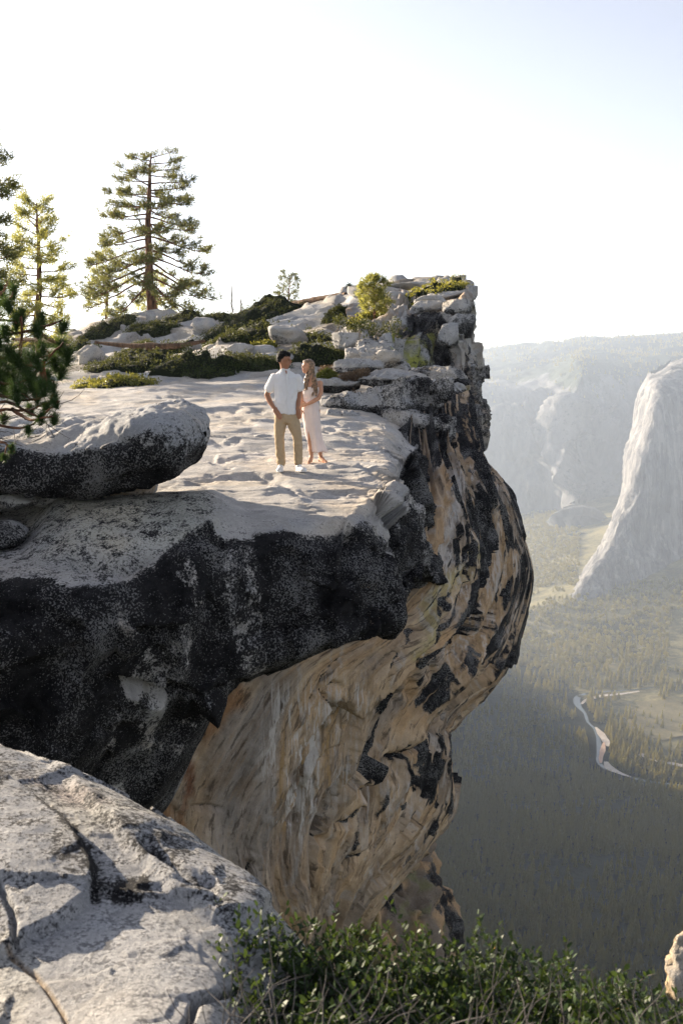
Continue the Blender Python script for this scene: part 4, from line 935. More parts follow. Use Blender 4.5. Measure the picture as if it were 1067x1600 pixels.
def leaves(mb, pos, nrm, size, asp=.5, rng=RNG):
    """rhombic leaves with a fold"""
    m = len(pos); d = rng.normal(size=(m, 3))*.7+nrm*.6; d /= np.linalg.norm(d, axis=1)[:, None]
    s = np.cross(d, nrm+rng.normal(size=(m, 3))*.6); s /= np.linalg.norm(s, axis=1)[:, None]+1e-9; up = np.cross(s, d)
    size = np.broadcast_to(size, (m,))[:, None]
    A = pos; B = pos+d*size*.5+s*size*asp*.5+up*size*.08; Cc = pos+d*size; D = pos+d*size*.5-s*size*asp*.5+up*size*.08
    V = np.stack([A, B, Cc, D], 1).reshape(-1, 3); mb.add(V, np.arange(len(V)).reshape(-1, 4))

def pine(label, px, pbase, ptop, Y, crown_l, crown_r, first=.25, nb=26, seed=1, droop=.35, name='pine_tree', needle=.30, tn=11, dens=1.0, mat=None, trunk_r=None, lean=0, z=None, w=.022, fullness=1.0, group=None, topspread=.35, flat_top=False):
    rg = np.random.default_rng(seed)
    if z is None:
        g = ground(px, pbase); base = np.array([U(px, pbase, Y)[0], Y, (drop(U(px, pbase, Y)[0], Y) or U(px, pbase, Y)[2])])
    else: base = np.array([U(px, pbase, Y)[0], Y, z])
    top = U(px+lean, ptop, Y); H = top[2]-base[2]; R = (crown_r-crown_l)/2/FPX*Y*1.0
    off = ((crown_l+crown_r)/2-px)/FPX*Y
    tr = trunk_r or H*.022
    root = empty(name, tuple(base)); tag(root, label, 'tree', group)
    t = np.linspace(0, 1, 14); wob = np.cumsum(rg.normal(size=(14, 2))*.006*H, axis=0); wob -= wob[:1]
    TP = np.stack([wob[:, 0]+(top[0]-base[0])*t, wob[:, 1], H*t*.985-(.4*(t == 0))], 1); TR = tr*(1-t)**.75+tr*.10; TR[0] *= 1.25
    mb = MB(); tube(mb, TP, TR, 10); mb.build('trunk', M_BARK, root)
    def at(f): return np.array([np.interp(f, t, TP[:, k]) for k in range(3)])
    for b in range(nb):
        f = first+(1-first)*(b+.5*rg.uniform())/nb; f = min(f, .985)
        p0 = at(f); q = (f-first)/(1-first)
        prof = (math.sin(math.pi*min(1, .28+.72*q)**1.0)**.6 if not flat_top else (1-max(0, q-.12)**1.9)**.75*(.72+.28*min(1, q*6))) if fullness else 1
        prof = max(prof, topspread)*rg.uniform(.72, 1.08)
        az = b*2.4+rg.uniform(-.5, .5); L = R*prof
        dirh = np.array([math.cos(az), math.sin(az), 0]); L = L*(1+.35*np.sign(dirh[0])*off/max(R, .1)) if off else L
        rise = (.26-droop*1.1*(1-q)+(-.05 if flat_top else .5)*q**2); ns = 9; s = np.linspace(0, 1, ns)
        bend = rg.uniform(-.25, .25)
        bp_ = p0+np.outer(s*L, dirh)+np.outer((s**2)*L*bend, np.array([-dirh[1], dirh[0], 0]))
        bp_[:, 2] += L*(rise*s-(.35+.25*rg.uniform())*(1-q*.7)*droop*2*(s**2)*.5+.18*s**4)+rg.normal(size=ns)*.012*L*s
        br = tr*.26*(1-q*.55)*(1-s*.85)+.004*Y/40
        mb = MB(); tube(mb, bp_, br, 6); tp = []; td = []
        # sub-branches carry the tufts
        nsub = max(4, int(L/needle*1.15*dens))
        for k in range(nsub):
            u = rg.uniform(.30, 1.0)**.8; bpk = np.array([np.interp(u, s, bp_[:, j]) for j in range(3)])
            sd_ = 1 if k % 2 else -1; a2 = az+sd_*rg.uniform(.4, 1.2); l2 = L*(.34*(1-u)+.12)*rg.uniform(.6, 1.2)+needle*.6
            d2 = np.array([math.cos(a2), math.sin(a2), rg.uniform(-.18, .38)]); m2 = 5; ss = np.linspace(0, 1, m2)
            sp2 = bpk+np.outer(ss*l2, d2); sp2[:, 2] += .22*l2*ss**2
            tube(mb, sp2, np.linspace(br[4]*.5, .006*Y/40, m2), 4, False)
            for v in np.arange(.35, 1.01, max(.12, needle*.55/l2)):
                tp.append(bpk+d2*l2*v+[0, 0, .22*l2*v*v]+rg.normal(size=3)*needle*.18); td.append(d2*.6+[0, 0, .35])
        tp.append(bp_[-1]); td.append(dirh)
        bo = mb.build('branch', M_BARK, root)
        nbm = MB(); tufts(nbm, tp, td, needle, tn, w, .75, rg); nbm.build('needles', mat or M_NEEDLE, bo, smooth_=False)
    return root
# the trees on the ridge
pine('tall lone pine with a reddish trunk and wide drooping crown on the ridge', 237, 499, 236, 72, 140, 356, first=.20, nb=54, seed=3, droop=.62, needle=.37, tn=13, dens=.95, trunk_r=.34, w=.028, topspread=.34, flat_top=True)
pine('slim young pine left of the tall lone pine', 167, 505, 392, 76, 138, 200, first=.06, nb=28, seed=5, droop=.3, needle=.40, tn=16, dens=1.2, mat=M_NEEDLE_SUNLIT, w=.022)
pine('small pine behind the trunk of the tall lone pine', 246, 499, 432, 80, 208, 280, first=.04, nb=24, seed=6, droop=.2, needle=.42, tn=16, dens=1.2, mat=M_NEEDLE_SUNLIT, w=.022)
pine('yellow-lit pine standing left, bare lower trunk, between the frame edge and the tall pine', 63, 522, 312, 58, 12, 118, first=.15, nb=44, seed=8, droop=.45, needle=.42, tn=20, dens=1.3, mat=M_NEEDLE_SUNLIT, trunk_r=.22, w=.024)
pine('unseen young pine added beyond the left edge to shade the foreground rock', -760, 900, 560, 8.4, -1010, -480, first=.08, nb=24, seed=19, droop=.3, needle=.16, tn=12, dens=.8, trunk_r=.07, w=.006, flat_top=True)  # stands out of frame, added to dapple the foreground rock with shade
pine('pine at the left frame edge of which only branch ends reach into view', -62, 560, 190, 34, -135, 52, first=.25, nb=44, seed=9, droop=.45, needle=.32, tn=22, dens=1.3, trunk_r=.25, w=.018, flat_top=True)
pine('bright yellow-green bushy sapling among dark shrubs left of the prow', 584, 494, 431, 34, 560, 608, first=.02, nb=34, seed=12, droop=-.1, needle=.16, tn=18, dens=1.15, mat=M_NEEDLE_SUNLIT, trunk_r=.035, w=.012, topspread=.15)
# stunted round pine
pine('stunted round bushy pine with an open twiggy crown on the skyline', 449, 471, 430, 56, 427, 470, first=.15, nb=26, seed=13, droop=-.25, needle=.20, tn=9, dens=.9, mat=M_NEEDLE, trunk_r=.06, w=.016, topspread=.5)
def snag(label, px, y0, y1, Y, r0, seed, nbr=8):
    rg = np.random.default_rng(seed); b_ = U(px, y0, Y); t_ = U(px+1, y1, Y); root = empty('dead_snag', tuple(b_)); tag(root, label, 'dead tree')
    H = t_[2]-b_[2]; s = np.linspace(0, 1, 9); P = np.stack([rg.normal(size=9)*.02, rg.normal(size=9)*.02, s*H-.3*(s == 0)], 1)
    mb = MB(); tube(mb, P, r0*(1-s*.8), 7); mb.build('trunk', M_DEAD, root)
    for k in range(nbr):
        z = H*rg.uniform(.05, .55); a = rg.uniform(0, 6.28); l = H*rg.uniform(.12, .3); mb = MB()
        q = np.linspace(0, 1, 5)[:, None]; pp = np.array([0, 0, z])+q*l*np.array([math.cos(a), math.sin(a), .3])+rg.normal(size=(5, 3))*.03*l
        tube(mb, pp, np.linspace(r0*.35, r0*.08, 5), 5); mb.build('branch', M_DEAD, root)
    return root
snag('thin upright dead snag on the skyline right of the tall pine', 363, 480, 430, 58, .055, 3)
snag('low tangle of bare dead branches beside the thin snag', 377, 480, 462, 56, .05, 4, 14)
# fallen log on the skyline and driftwood log on the slope
def log(label, pts, r, seed):
    rg = np.random.default_rng(seed); P = np.array([U(*p) for p in pts]); P = cr_interp(P, [6]*(len(P)-1)); rr = np.interp(np.linspace(0, 1, len(P)), np.linspace(0, 1, len(r)), r)*(1+.12*rg.normal(size=len(P)))
    o_ = P[0].copy(); mb = MB(); tube(mb, P, rr, 10); o = mb.build('fallen_log', M_LOG, None, o_); tag(o, label, 'log')
log('long brown fallen log lying along the skyline between the stunted pine and the slabs', [(438,478,52.5),(470,473,50),(500,467,48.5),(540,460,47)], [.10,.14,.15,.10], 2)
log('dark weathered log lying among shrub mats below the tall pine', [(150,535,43),(200,540,42),(270,541,41),(320,533,42)], [.06,.12,.13,.06], 3)
log('thin bleached fallen branch on the ground under the yellow-lit pine', [(20,530,52),(70,532,50),(110,540,48)], [.08,.12,.05], 4)

# low shrub mats hugging the rock
def mat_shrub(label, x0, x1, y0, y1, seed, depth=None, mat=None, leaf=.085, dens=1.0, edge_y=.35, name='shrub', cat='shrub', twig=False, group=None, prof=None, Yf=None):
    """x0..x1, y0 (top) .. y1 (foot) in the photo"""
    rg = np.random.default_rng(seed); cx = (x0+x1)/2; g = ground(cx, y1-1); Yc = Yf or (g.y if g else 40)
    w = (x1-x0)/2/FPX*Yc*1.12; htot = (y1-y0)/FPX*Yc; dp = depth if depth else min(w*.8, 3.0); Yc2 = Yc+dp*.75
    cen = U(cx, y1, Yc2); cxw = U(cx, y1, Yc)[0]
    n = int(np.clip(w*dp*60/(leaf/.085)**2, 250, 3600)*dens); hz_ = max(htot*.72, .2)
    th = rg.uniform(0, 2*math.pi, n*3); rr = np.sqrt(rg.uniform(0, 1, n*3)); ex = rr*np.cos(th); ey = rr*np.sin(th)
    q = np.stack([ex*w, ey*dp, 0*ex], 1); edge = 1+.28*fbm(np.stack([np.cos(th), np.sin(th), 0*th+seed], 1), 1.6, 3)
    x = cxw+ex*w*edge; y = Yc2+ey*dp*edge
    lump = .62+.55*fbm(np.stack([x, y, 0*x+seed], 1), 1.3/max(.5, min(w, 2.5)), 3)+.22*fbm(np.stack([x, y, 0*x], 1), 2.2, 2)
    hgt_ = hz_*np.sqrt(np.clip(1-rr**2, 0, 1))*np.clip(lump, .25, 1.4)*(prof(ex) if prof else 1)
    zz = np.array([drop(a, b) or np.nan for a, b in zip(x, y)]); ok = ~np.isnan(zz); x, y, zz, hgt_, ex, ey, rr = [v[ok] for v in (x, y, zz, hgt_, ex, ey, rr)]
    md_ = float(np.median(zz)); sel = np.abs(zz-md_) < 2.2; x, y, zz, hgt_, ex, ey, rr = [v[sel] for v in (x, y, zz, hgt_, ex, ey, rr)]
    org = np.array([cxw, Yc2, md_]); root = empty(name, tuple(org)); tag(root, label, cat, group)
    P = np.stack([x, y, zz+hgt_*rg.uniform(.55, 1.06, len(x))], 1)-org; nn = np.stack([ex*.9, ey*.9, .75+0*ex], 1); nn /= np.linalg.norm(nn, axis=1)[:, None]
    mb = MB()
    for k in range(4): leaves(mb, P+rg.normal(size=P.shape)*leaf*.5, nn, leaf*rg.uniform(.7, 1.4, len(P)), .5, rg)
    lv = mb.build('foliage', mat or M_SHRUB, root, smooth_=False)
    if not twig:      # near-black hull added inside the mat to block light and read as shade
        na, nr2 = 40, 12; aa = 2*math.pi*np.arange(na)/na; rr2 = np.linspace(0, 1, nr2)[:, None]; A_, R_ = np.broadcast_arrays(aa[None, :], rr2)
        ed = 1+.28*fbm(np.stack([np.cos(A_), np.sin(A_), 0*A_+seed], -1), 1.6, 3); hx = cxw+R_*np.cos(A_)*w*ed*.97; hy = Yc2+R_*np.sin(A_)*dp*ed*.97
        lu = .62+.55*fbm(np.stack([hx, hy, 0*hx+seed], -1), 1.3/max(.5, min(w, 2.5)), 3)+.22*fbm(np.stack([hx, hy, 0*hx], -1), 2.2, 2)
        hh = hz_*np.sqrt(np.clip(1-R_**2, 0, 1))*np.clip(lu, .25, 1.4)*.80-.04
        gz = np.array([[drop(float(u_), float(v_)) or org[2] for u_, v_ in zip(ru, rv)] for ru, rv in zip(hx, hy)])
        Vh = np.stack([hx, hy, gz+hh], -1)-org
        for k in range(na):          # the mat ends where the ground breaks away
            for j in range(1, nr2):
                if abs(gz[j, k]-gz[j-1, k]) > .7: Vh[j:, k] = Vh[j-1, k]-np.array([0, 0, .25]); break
        mk_obj('shade_hull', np_mesh('shade_hull', Vh, grid_faces(nr2, na, True)), root, M_HULL)
    # woody stems under the leaves
    mb = MB(); 
    for k in range(26 if not twig else 120):
        i = rg.integers(0, len(P)); p1 = P[i]; j = rg.integers(0, len(P)); a = org*0+np.array([P[i][0]*.75, P[i][1]*.75, zz[i]-org[2]-.03])
        mid = (a+p1)/2+rg.normal(size=3)*.06; tube(mb, [a, mid, p1], [.02, .013, .005] if not twig else [.010, .007, .003], 4, False)
    mb.build('stem', M_TWIG if not twig else M_DRYBUSH, root)['kind'] = 'stuff'; lv['kind'] = 'stuff'
    return root
SH = [
 ('yellow-lit edge of a low shrub mat, nearest on the slope at left',112,238,577,606,1,M_SHRUB_Y),
 ('long dark shrub mat just above the yellow-lit one at left',130,282,538,584,2,None),
 ('tapering dark shrub mat at the slab back edge left of the man',243,380,538,590,3,None),
 ('low dark shrub mat immediately left of the man\'s head',350,445,545,580,4,None),
 ('big dark shrub mound behind the couple between their heads and the ledges',436,566,518,574,5,None),
 ('shrub mat below the dead snag, one of the upper skyline pair',312,475,450,512,6,None),
 ('wide dark shrub mat between the skyline mat and the squat buff boulder',322,508,474,534,7,None),
 ('dark shrub mass around the foot of the yellow-green sapling',480,626,480,534,8,None),
 ('small yellow-tipped shrub left of the squat buff boulder',394,428,532,550,9,M_SHRUB_Y),
 ('rounded dark shrub on the skyline right of the tall pine',262,348,471,504,10,None),
 ('dome-shaped dark shrub on the ridge left of the tall pine',118,206,502,528,11,None),
 ('dark shrub around the foot of the tall pine',196,272,502,524,12,None),
 ('dark shrub band under the weathered log',160,290,522,552,13,None),
 ('dark shrub at the left beyond the pine sapling',76,150,522,552,14,None),
 ('yellow-topped shrub cushion on top of the far prow',642,728,437,470,15,M_SHRUB_Y),
 ('thin green shrub strip behind the yellow-green sapling',540,600,485,500,16,M_SHRUB_Y),
 ('small dark shrub at the left foot of the yellow-green sapling',508,545,486,502,17,None),
 ('low shrub fringe on the skyline at far left below the yellow-lit pine',20,90,520,545,18,M_SHRUB_Y),
 ('shrub clump behind the rounded pale boulder',150,262,530,560,19,None),
 ('dark shrub strip left of the man above the slab edge',318,400,512,534,20,None)]
for lab, x0, x1, y0, y1, sd, mt in SH:
    mat_shrub(lab, x0, x1, y0, y1, sd, mat=mt, leaf=.075 if y1 < 560 else .065, Yf=(36.2 if sd == 15 else None), depth=(1.3 if sd == 15 else None))
mat_shrub('dry brown twiggy shrub on the ledge right of the woman', 536, 576, 573, 600, 31, mat=M_DRYBUSH, leaf=.05, twig=True, depth=.3)
mat_shrub('flat dry brown shrub patch behind the woman\'s shoulder', 500, 545, 568, 586, 32, mat=M_DRYBUSH, leaf=.05, twig=True, depth=.3)
mat_shrub('small green-gold grass tuft in a crack right of the woman', 496, 524, 598, 612, 33, mat=M_SHRUB_Y, leaf=.05, depth=.15)

# sapling close by on the left: branches hand-placed
def sapling():
    Y0 = 8.6; rg = np.random.default_rng(4); base = U(-70, 800, Y0); root = empty('pine_sapling', tuple(base)); tag(root, 'dark green pine sapling with long needles leaning in at the left edge, before the boulder', 'tree')
    o_ = base
    mb = MB(); tr = [(-70,800,Y0),(-58,700,Y0),(-40,600,Y0+.05),(-20,520,Y0),(-8,450,Y0)]; P = np.array([U(*p) for p in tr])-o_; P = cr_interp(P, [5]*4)
    tube(mb, P, np.linspace(.07, .02, len(P)), 9); mb.build('trunk', M_BARK, root)
    BR = [[(-30,560),(20,560),(60,575),(100,552)], [(-35,590),(20,600),(55,590),(85,595)], [(-20,530),(25,520),(60,515),(85,505),(98,500)], [(-12,480),(10,470),(22,462)],
      [(-40,610),(10,620),(50,625),(72,612),(72,585)], [(-45,650),(0,640),(45,640),(75,630),(85,612)], [(-10,470),(5,455),(12,442)], [(30,560),(35,520),(32,495)],
      [(-20,500),(10,500),(28,505)], [(60,515),(75,530),(108,545)], [(50,590),(75,560),(100,535)], [(-45,655),(0,665),(40,668),(62,655)], [(20,640),(50,655),(85,650)], [(-50,640),(10,628),(60,650),(92,628)], [(-50,700),(0,690),(22,705)]]
    TF = [(15,470,34),(22,455,24),(6,448,30),(-2,465,30),(25,500,30),(34,492,30),(10,515,34),(60,512,30),(66,500,26),(96,506,26),(90,535,34),(104,552,38),(88,560,40),(70,545,30),(92,575,34),(20,545,38),(45,560,40),(20,580,44),(50,590,44),(70,600,36),(40,575,36),(8,600,40),(28,612,36),(58,612,36),(84,600,26),
          (70,632,24),(84,618,20),(50,638,22),(90,628,20),(62,652,22),(84,652,22),(5,650,24),(45,668,18),(30,556,44),(0,560,40),(-5,590,44),(62,560,34),(0,530,34),(76,590,30),(18,700,14),(8,712,14),(38,600,40),(10,570,44)]
    tipsets = [[] for _ in BR]; mids = np.array([np.array(b_).mean(0) for b_ in BR])
    for x, y, s in TF:
        k = min(range(len(BR)), key=lambda i: float(seg_dist(np.array([x*1.]), np.array([y*1.]), BR[i])[0])); tipsets[k].append((x, y, s))
    for k, b_ in enumerate(BR):
        dy = rg.uniform(-.45, .35); n = len(b_); P = np.array([U(x, y, Y0+dy*i/(n-1)) for i, (x, y) in enumerate(b_)])-o_; P = cr_interp(P, [4]*(n-1))+rg.normal(size=((n-1)*4+1, 3))*.004
        mb = MB(); tube(mb, P, np.linspace(.018, .006, len(P)), 6); pos = []; dr = []; Ls = []
        for x, y, s in tipsets[k]:
            p = U(x, y, Y0+dy*rg.uniform(.4, 1.1))-o_; q = P[np.argmin(np.linalg.norm(P-p, axis=1))]; d_ = p-q; l = np.linalg.norm(d_)+1e-6
            tube(mb, [q, (p+q)/2+[0, 0, .01], p+d_/l*.03], [.007, .006, .004], 5)
            for j in range(9):
                f = j/8; L_ = s/FPX*Y0*.95; pos.append(p-np.array([0, 0, 1])*L_*.55*(1-f)+d_/l*L_*.2*f+rg.normal(size=3)*.004); dr.append(np.array([d_[0]/l*.4, rg.normal()*.15, .75])); Ls.append(L_*.75)
        br = mb.build('branch', M_BARK, root)
        if pos: m2 = MB(); tufts(m2, pos, dr, np.array(Ls), 66, .0019, .62, rg, .05); m2.build('needles', M_SAPL, br, smooth_=False)
    mb = MB(); tube(mb, np.array([U(72, 604, Y0-.1), U(68, 590, Y0-.1), U(66, 572, Y0-.1), U(70, 562, Y0-.1)])-o_, [.022, .03, .028, .012], 8); mb.build('broken_stub', wood('red_stub', (.14, .04, .02), (.30, .10, .05)), root)
    mb = MB()
    for k in range(26):
        x, y = rg.uniform(-20, 85), rg.uniform(625, 700); a = U(x, y, Y0)-o_; pts = [a]; d_ = np.array([rg.normal()*.10, rg.normal()*.05, rg.normal()*.06])
        for j in range(4): d_ = d_*.9+np.array([rg.normal()*.02, 0, rg.uniform(-.01, .03)]); pts.append(pts[-1]+d_*.7)
        tube(mb, pts, [.004, .0035, .003, .0025, .0015], 4, False)
    mb.build('bare_twigs', M_TWIG, root)
sapling()

# evergreen shrub in the foreground
M_STEM = wood('shrub_stem', (.05, .045, .04), (.13, .12, .115), 12, .002)
def near_bush():
    rg = np.random.default_rng(17); org = np.array([.25, 2.3, -1.9]); root = empty('shrub', tuple(org)); tag(root, 'dark evergreen shrub with small oval leaves filling the bottom right foreground', 'shrub')
    top = [(225,1640),(250,1560),(275,1505),(320,1465),(355,1440),(395,1402),(440,1420),(520,1432),(600,1432),(680,1445),(760,1462),(840,1482),(920,1508),(1000,1535),(1080,1562),(1200,1600)]
    tx, ty = zip(*top); mb = MB(); st = MB(); n = 2600; pos = []; nr_ = []
    for k in range(n):
        x = rg.uniform(238, 1180); yt = np.interp(x, tx, ty)+12*float(perlin(np.array([x*.02, 3.3, 0])))
        f = rg.uniform(0, 1)**.8; y = yt+f*(1720-yt); Y_ = 2.75-.95*f*(1-.1)+.10*float(perlin(np.array([x*.012, y*.012, 9])))-.15*(x > 900)
        Y_ += .25*(x-600)/600*(1-f)
        tip = U(x, y, Y_)+rg.normal(size=3)*.03; l = rg.uniform(.14, .30); d_ = np.array([rg.normal()*.35, rg.normal()*.35-.15, 1.0]); d_ /= np.linalg.norm(d_)
        base = tip-d_*l; s = np.linspace(0, 1, 5)[:, None]; cv = np.array([rg.normal()*.03, rg.normal()*.03, 0]); P = base+d_*l*s+cv*np.sin(s*math.pi)
        tube(st, P-org, np.linspace(.0020, .0009, 5), 3, False)
        nl = rg.integers(16, 24)
        for j in range(nl):
            u = .08+.95*j/nl; p = base+d_*l*min(u, 1)+cv*math.sin(min(u, 1)*math.pi); a = j*2.4+rg.uniform(0, 1)
            o1 = np.array([math.cos(a), math.sin(a), .55+.5*u]); pos.append(p); nr_.append(o1/np.linalg.norm(o1))
    pos = np.array(pos)-org; d_ = np.array(nr_); m = len(pos); d_ = d_+rg.normal(size=d_.shape)*.25; d_ /= np.linalg.norm(d_, axis=1)[:, None]
    s = np.cross(d_, np.array([0, 0, 1.])+rg.normal(size=(m, 3))*.5); s /= np.linalg.norm(s, axis=1)[:, None]; up = np.cross(s, d_)
    L_ = (rg.uniform(.014, .029, m))[:, None]; W_ = L_*rg.uniform(.19, .30, (m, 1))
    pts = [pos, pos+d_*L_*.3+s*W_*.85+up*L_*.05, pos+d_*L_*.68+s*W_*.8+up*L_*.04, pos+d_*L_, pos+d_*L_*.68-s*W_*.8+up*L_*.04, pos+d_*L_*.3-s*W_*.85+up*L_*.05]
    V = np.stack(pts, 1).reshape(-1, 3); b_ = np.arange(m)[:, None]*6; F = np.concatenate([b_+[0, 1, 5], b_+[1, 4, 5], b_+[1, 2, 4], b_+[2, 3, 4]])
    mb.add(V, F); mb.build('foliage', M_OAK, root); st.build('stem', M_STEM, root)
    # bare grey inner twigs
    tw = MB()
    for k in range(160):
        x = rg.uniform(300, 1150); f = rg.uniform(.55, 1); yt = np.interp(x, tx, ty); y = yt+f*(1700-yt); p = U(x, y, 2.62-.85*f); d_ = np.array([rg.normal()*.5, rg.normal()*.4, rg.uniform(.1, 1)]); d_ /= np.linalg.norm(d_)
        pts = [p-org]
        for j in range(4): d_ = d_+rg.normal(size=3)*.25; pts.append(pts[-1]+d_/np.linalg.norm(d_)*.045)
        tube(tw, pts, np.linspace(.0020, .0008, 5), 4, False)
    tw.build('bare_twigs', M_STEM, root)
    # a few turned leaves
    yl = MB(); k = rg.integers(0, m, 70); leaves(yl, pos[k]+up[k]*.004, d_ if False else up[k], .022, .5, rg); yl.build('turned_leaves', leaf_material('turned_leaf', (.30, .14, .03), (.42, .26, .05), (.5, .3, .05), .2), root)
near_bush()

# ================================================================== THE COUPLE
def plain(name, colr, rough=.8, sss=0, bumps=None, spec=.25, noise_amt=.12, nsc=8):
    m, nt, b, out = newmat(name); tc = N(nt, 'ShaderNodeTexCoord'); n1 = noise_n(nt, tc.outputs['Object'], nsc, 5, .6)
    c = mixc(nt, maprange(nt, n1, .35, .65), tuple(x*(1-noise_amt) for x in colr), tuple(min(1, x*(1+noise_amt)) for x in colr)); nt.links.new(c, b.inputs['Base Color'])
    b.inputs['Roughness'].default_value = rough; b.inputs['Specular IOR Level'].default_value = spec
    if sss: b.inputs['Subsurface Weight'].default_value = sss; b.inputs['Subsurface Radius'].default_value = (.01, .004, .002); b.inputs['Subsurface Scale'].default_value = 1
    if bumps:
        n2 = noise_n(nt, tc.outputs['Object'], bumps[0], 4, .6, .6); bp = N(nt, 'ShaderNodeBump', Strength=1.0, Distance=bumps[1]); nt.links.new(n2, bp.inputs['Height']); nt.links.new(bp.outputs[0], b.inputs['Normal'])
    return m
M_SKIN_M = plain('tanned_skin', (.34, .165, .095), .5, .15); M_SKIN_W = plain('warm_skin', (.50, .27, .17), .5, .15)
def cloth(name, colr, tr, bumps):
    m = plain(name, colr, .85, 0, bumps, .15, .03, 5); nt = m.node_tree; b = [n for n in nt.nodes if n.type == 'BSDF_PRINCIPLED'][0]; out = [n for n in nt.nodes if n.type == 'OUTPUT_MATERIAL'][0]
    t = nt.nodes.new('ShaderNodeBsdfTranslucent'); t.inputs[0].default_value = (*colr, 1); mx = nt.nodes.new('ShaderNodeMixShader'); mx.inputs[0].default_value = tr
    nt.links.new(b.outputs[0], mx.inputs[1]); nt.links.new(t.outputs[0], mx.inputs[2]); nt.links.new(mx.outputs[0], out.inputs[0]); return m
M_SHIRT = cloth('white_linen', (.86, .86, .86), .22, (14, .02)); M_PANTS = cloth('khaki_cotton', (.43, .325, .205), .06, (12, .018)); M_DRESS = cloth('blush_satin', (.84, .76, .73), .30, (9, .016))
M_HAIR_M = plain('black_hair', (.008, .007, .006), .7, 0, (60, .004), .12, .4, 40); M_HAIR_W = plain('highlighted_brown_hair', (.20, .125, .07), .4, 0, (50, .006), .5, .75, 30)
M_SHOE = plain('white_leather', (.74, .73, .71), .5); M_HEEL = plain('nude_leather', (.55, .27, .15), .45); M_SOCK = plain('dark_sole', (.05, .05, .05), .6); M_METAL = plain('metal', (.6, .55, .45), .3, spec=.8)
M_EYE = plain('dark_eye', (.02, .015, .012), .2, spec=.5); M_LIP = plain('lips', (.42, .14, .11), .4)

def ring_loft(bm, rings, seg=24, closed=True):
    """rings: (centre, rx, ry, tilt axis X dir, power)"""
    L = []
    for (c, rx, ry, ang) in rings:
        vs = []
        for k in range(seg):
            a = 2*math.pi*k/seg; x, y = math.cos(a)*rx, math.sin(a)*ry
            vs.append(bm.verts.new((c[0]+x*math.cos(ang)-y*math.sin(ang), c[1]+x*math.sin(ang)+y*math.cos(ang), c[2])))
        L.append(vs)
    for a, b_ in zip(L[:-1], L[1:]):
        for k in range(seg): bm.faces.new((a[k], a[(k+1) % seg], b_[(k+1) % seg], b_[k]))
    bm.faces.new(L[0][::-1]); bm.faces.new(L[-1])
def limb(bm, pts, rad, seg=14, flat=None):
    P = cr_interp(np.array(pts, float), [5]*(len(pts)-1)); R = np.interp(np.linspace(0, len(pts)-1, len(P)), range(len(pts)), rad)
    # rounded ends
    t0 = P[0]-(P[1]-P[0])/np.linalg.norm(P[1]-P[0])*R[0]*.5; t1 = P[-1]+(P[-1]-P[-2])/np.linalg.norm(P[-1]-P[-2])*R[-1]*.5
    P = np.concatenate([[t0], P, [t1]]); R = np.concatenate([[R[0]*.6], R, [R[-1]*.6]])
    mb = MB(); tube(mb, P, R, seg); V = mb.V[0].copy()
    if flat: V = V
    vs = [bm.verts.new(v) for v in V]
    for f in mb.F[0]:
        try: bm.faces.new([vs[i] for i in f])
        except ValueError: pass
def ball(bm, c, r, rot=None, seg=16):
    M_ = Matrix.Translation(c)@(rot.to_4x4() if rot else Matrix.Identity(4))@Matrix.Diagonal((*r, 1)); bmesh.ops.create_uvsphere(bm, u_segments=seg, v_segments=seg//2+2, radius=1, matrix=M_)
def fuse(name, bm, mat, parent, voxel, smooth_it=4, disp=None, factor=.5):
    """voxel-fuse overlapping pieces into one continuous skin"""
    bmesh.ops.recalc_face_normals(bm, faces=bm.faces)
    me = bpy.data.meshes.new(name); bm.to_mesh(me); bm.free(); o = mk_obj(name, me, None, mat)
    r = o.modifiers.new('r', 'REMESH'); r.mode = 'VOXEL'; r.voxel_size = voxel; r.use_smooth_shade = True
    s = o.modifiers.new('s', 'SMOOTH'); s.iterations = smooth_it; s.factor = factor
    dg = bpy.context.evaluated_depsgraph_get(); m2 = bpy.data.meshes.new_from_object(o.evaluated_get(dg)); o.modifiers.clear(); o.data = m2; bpy.data.meshes.remove(me)
    m2.materials.clear(); m2.materials.append(mat); o.name = name
    if disp:
        V = np.empty(len(m2.vertices)*3, np.float32); m2.vertices.foreach_get('co', V); V = V.reshape(-1, 3).astype(float); Nn = np.empty(len(V)*3, np.float32); m2.vertices.foreach_get('normal', Nn); Nn = Nn.reshape(-1, 3)
        V = V+Nn*disp(V)[:, None]; m2.vertices.foreach_set('co', V.astype(np.float32).ravel()); m2.update()
    o.parent = parent; return o
def hand(bm, w, d, up_, side, L=.18, curl=.5, r=.0085, thumb=1):
    """w wrist point, d pointing direction, side = across the palm, up_ = palm normal (fingers curl to it)"""
    w, d, up_, side = [Vector(v).normalized() if i else Vector(v) for i, v in enumerate((w, d, up_, side))]
    pl = L*.5
    for k, (f, ln) in enumerate(((-.36, .40), (-.12, .46), (.12, .43), (.36, .34))):
        base = w+d*pl*.75+side*f*L*.42; a = base+d*L*.16; seg_ = L*ln/3; p = [w+d*pl*.25+side*f*L*.22, base, a]; dd = d.copy()
        for j in range(3): dd = (dd+up_*curl*.45).normalized(); p.append(p[-1]+dd*seg_)
        limb(bm, p, [r*1.3, r*1.25, r*1.05, r, r*.92, r*.72], 8)
    ball(bm, w+d*pl*.5, (L*.21, L*.27, L*.10), Matrix((side, d, up_)).transposed(), 12)
    s = side*thumb; p = [w+d*pl*.2+s*L*.12, w+d*pl*.55+s*L*.30+up_*L*.05, w+d*pl*.95+s*L*.38+up_*L*.12, w+d*pl*1.2+s*L*.36+up_*L*.18]; limb(bm, p, [r*1.5, r*1.35, r*1.1, r*.8], 8)

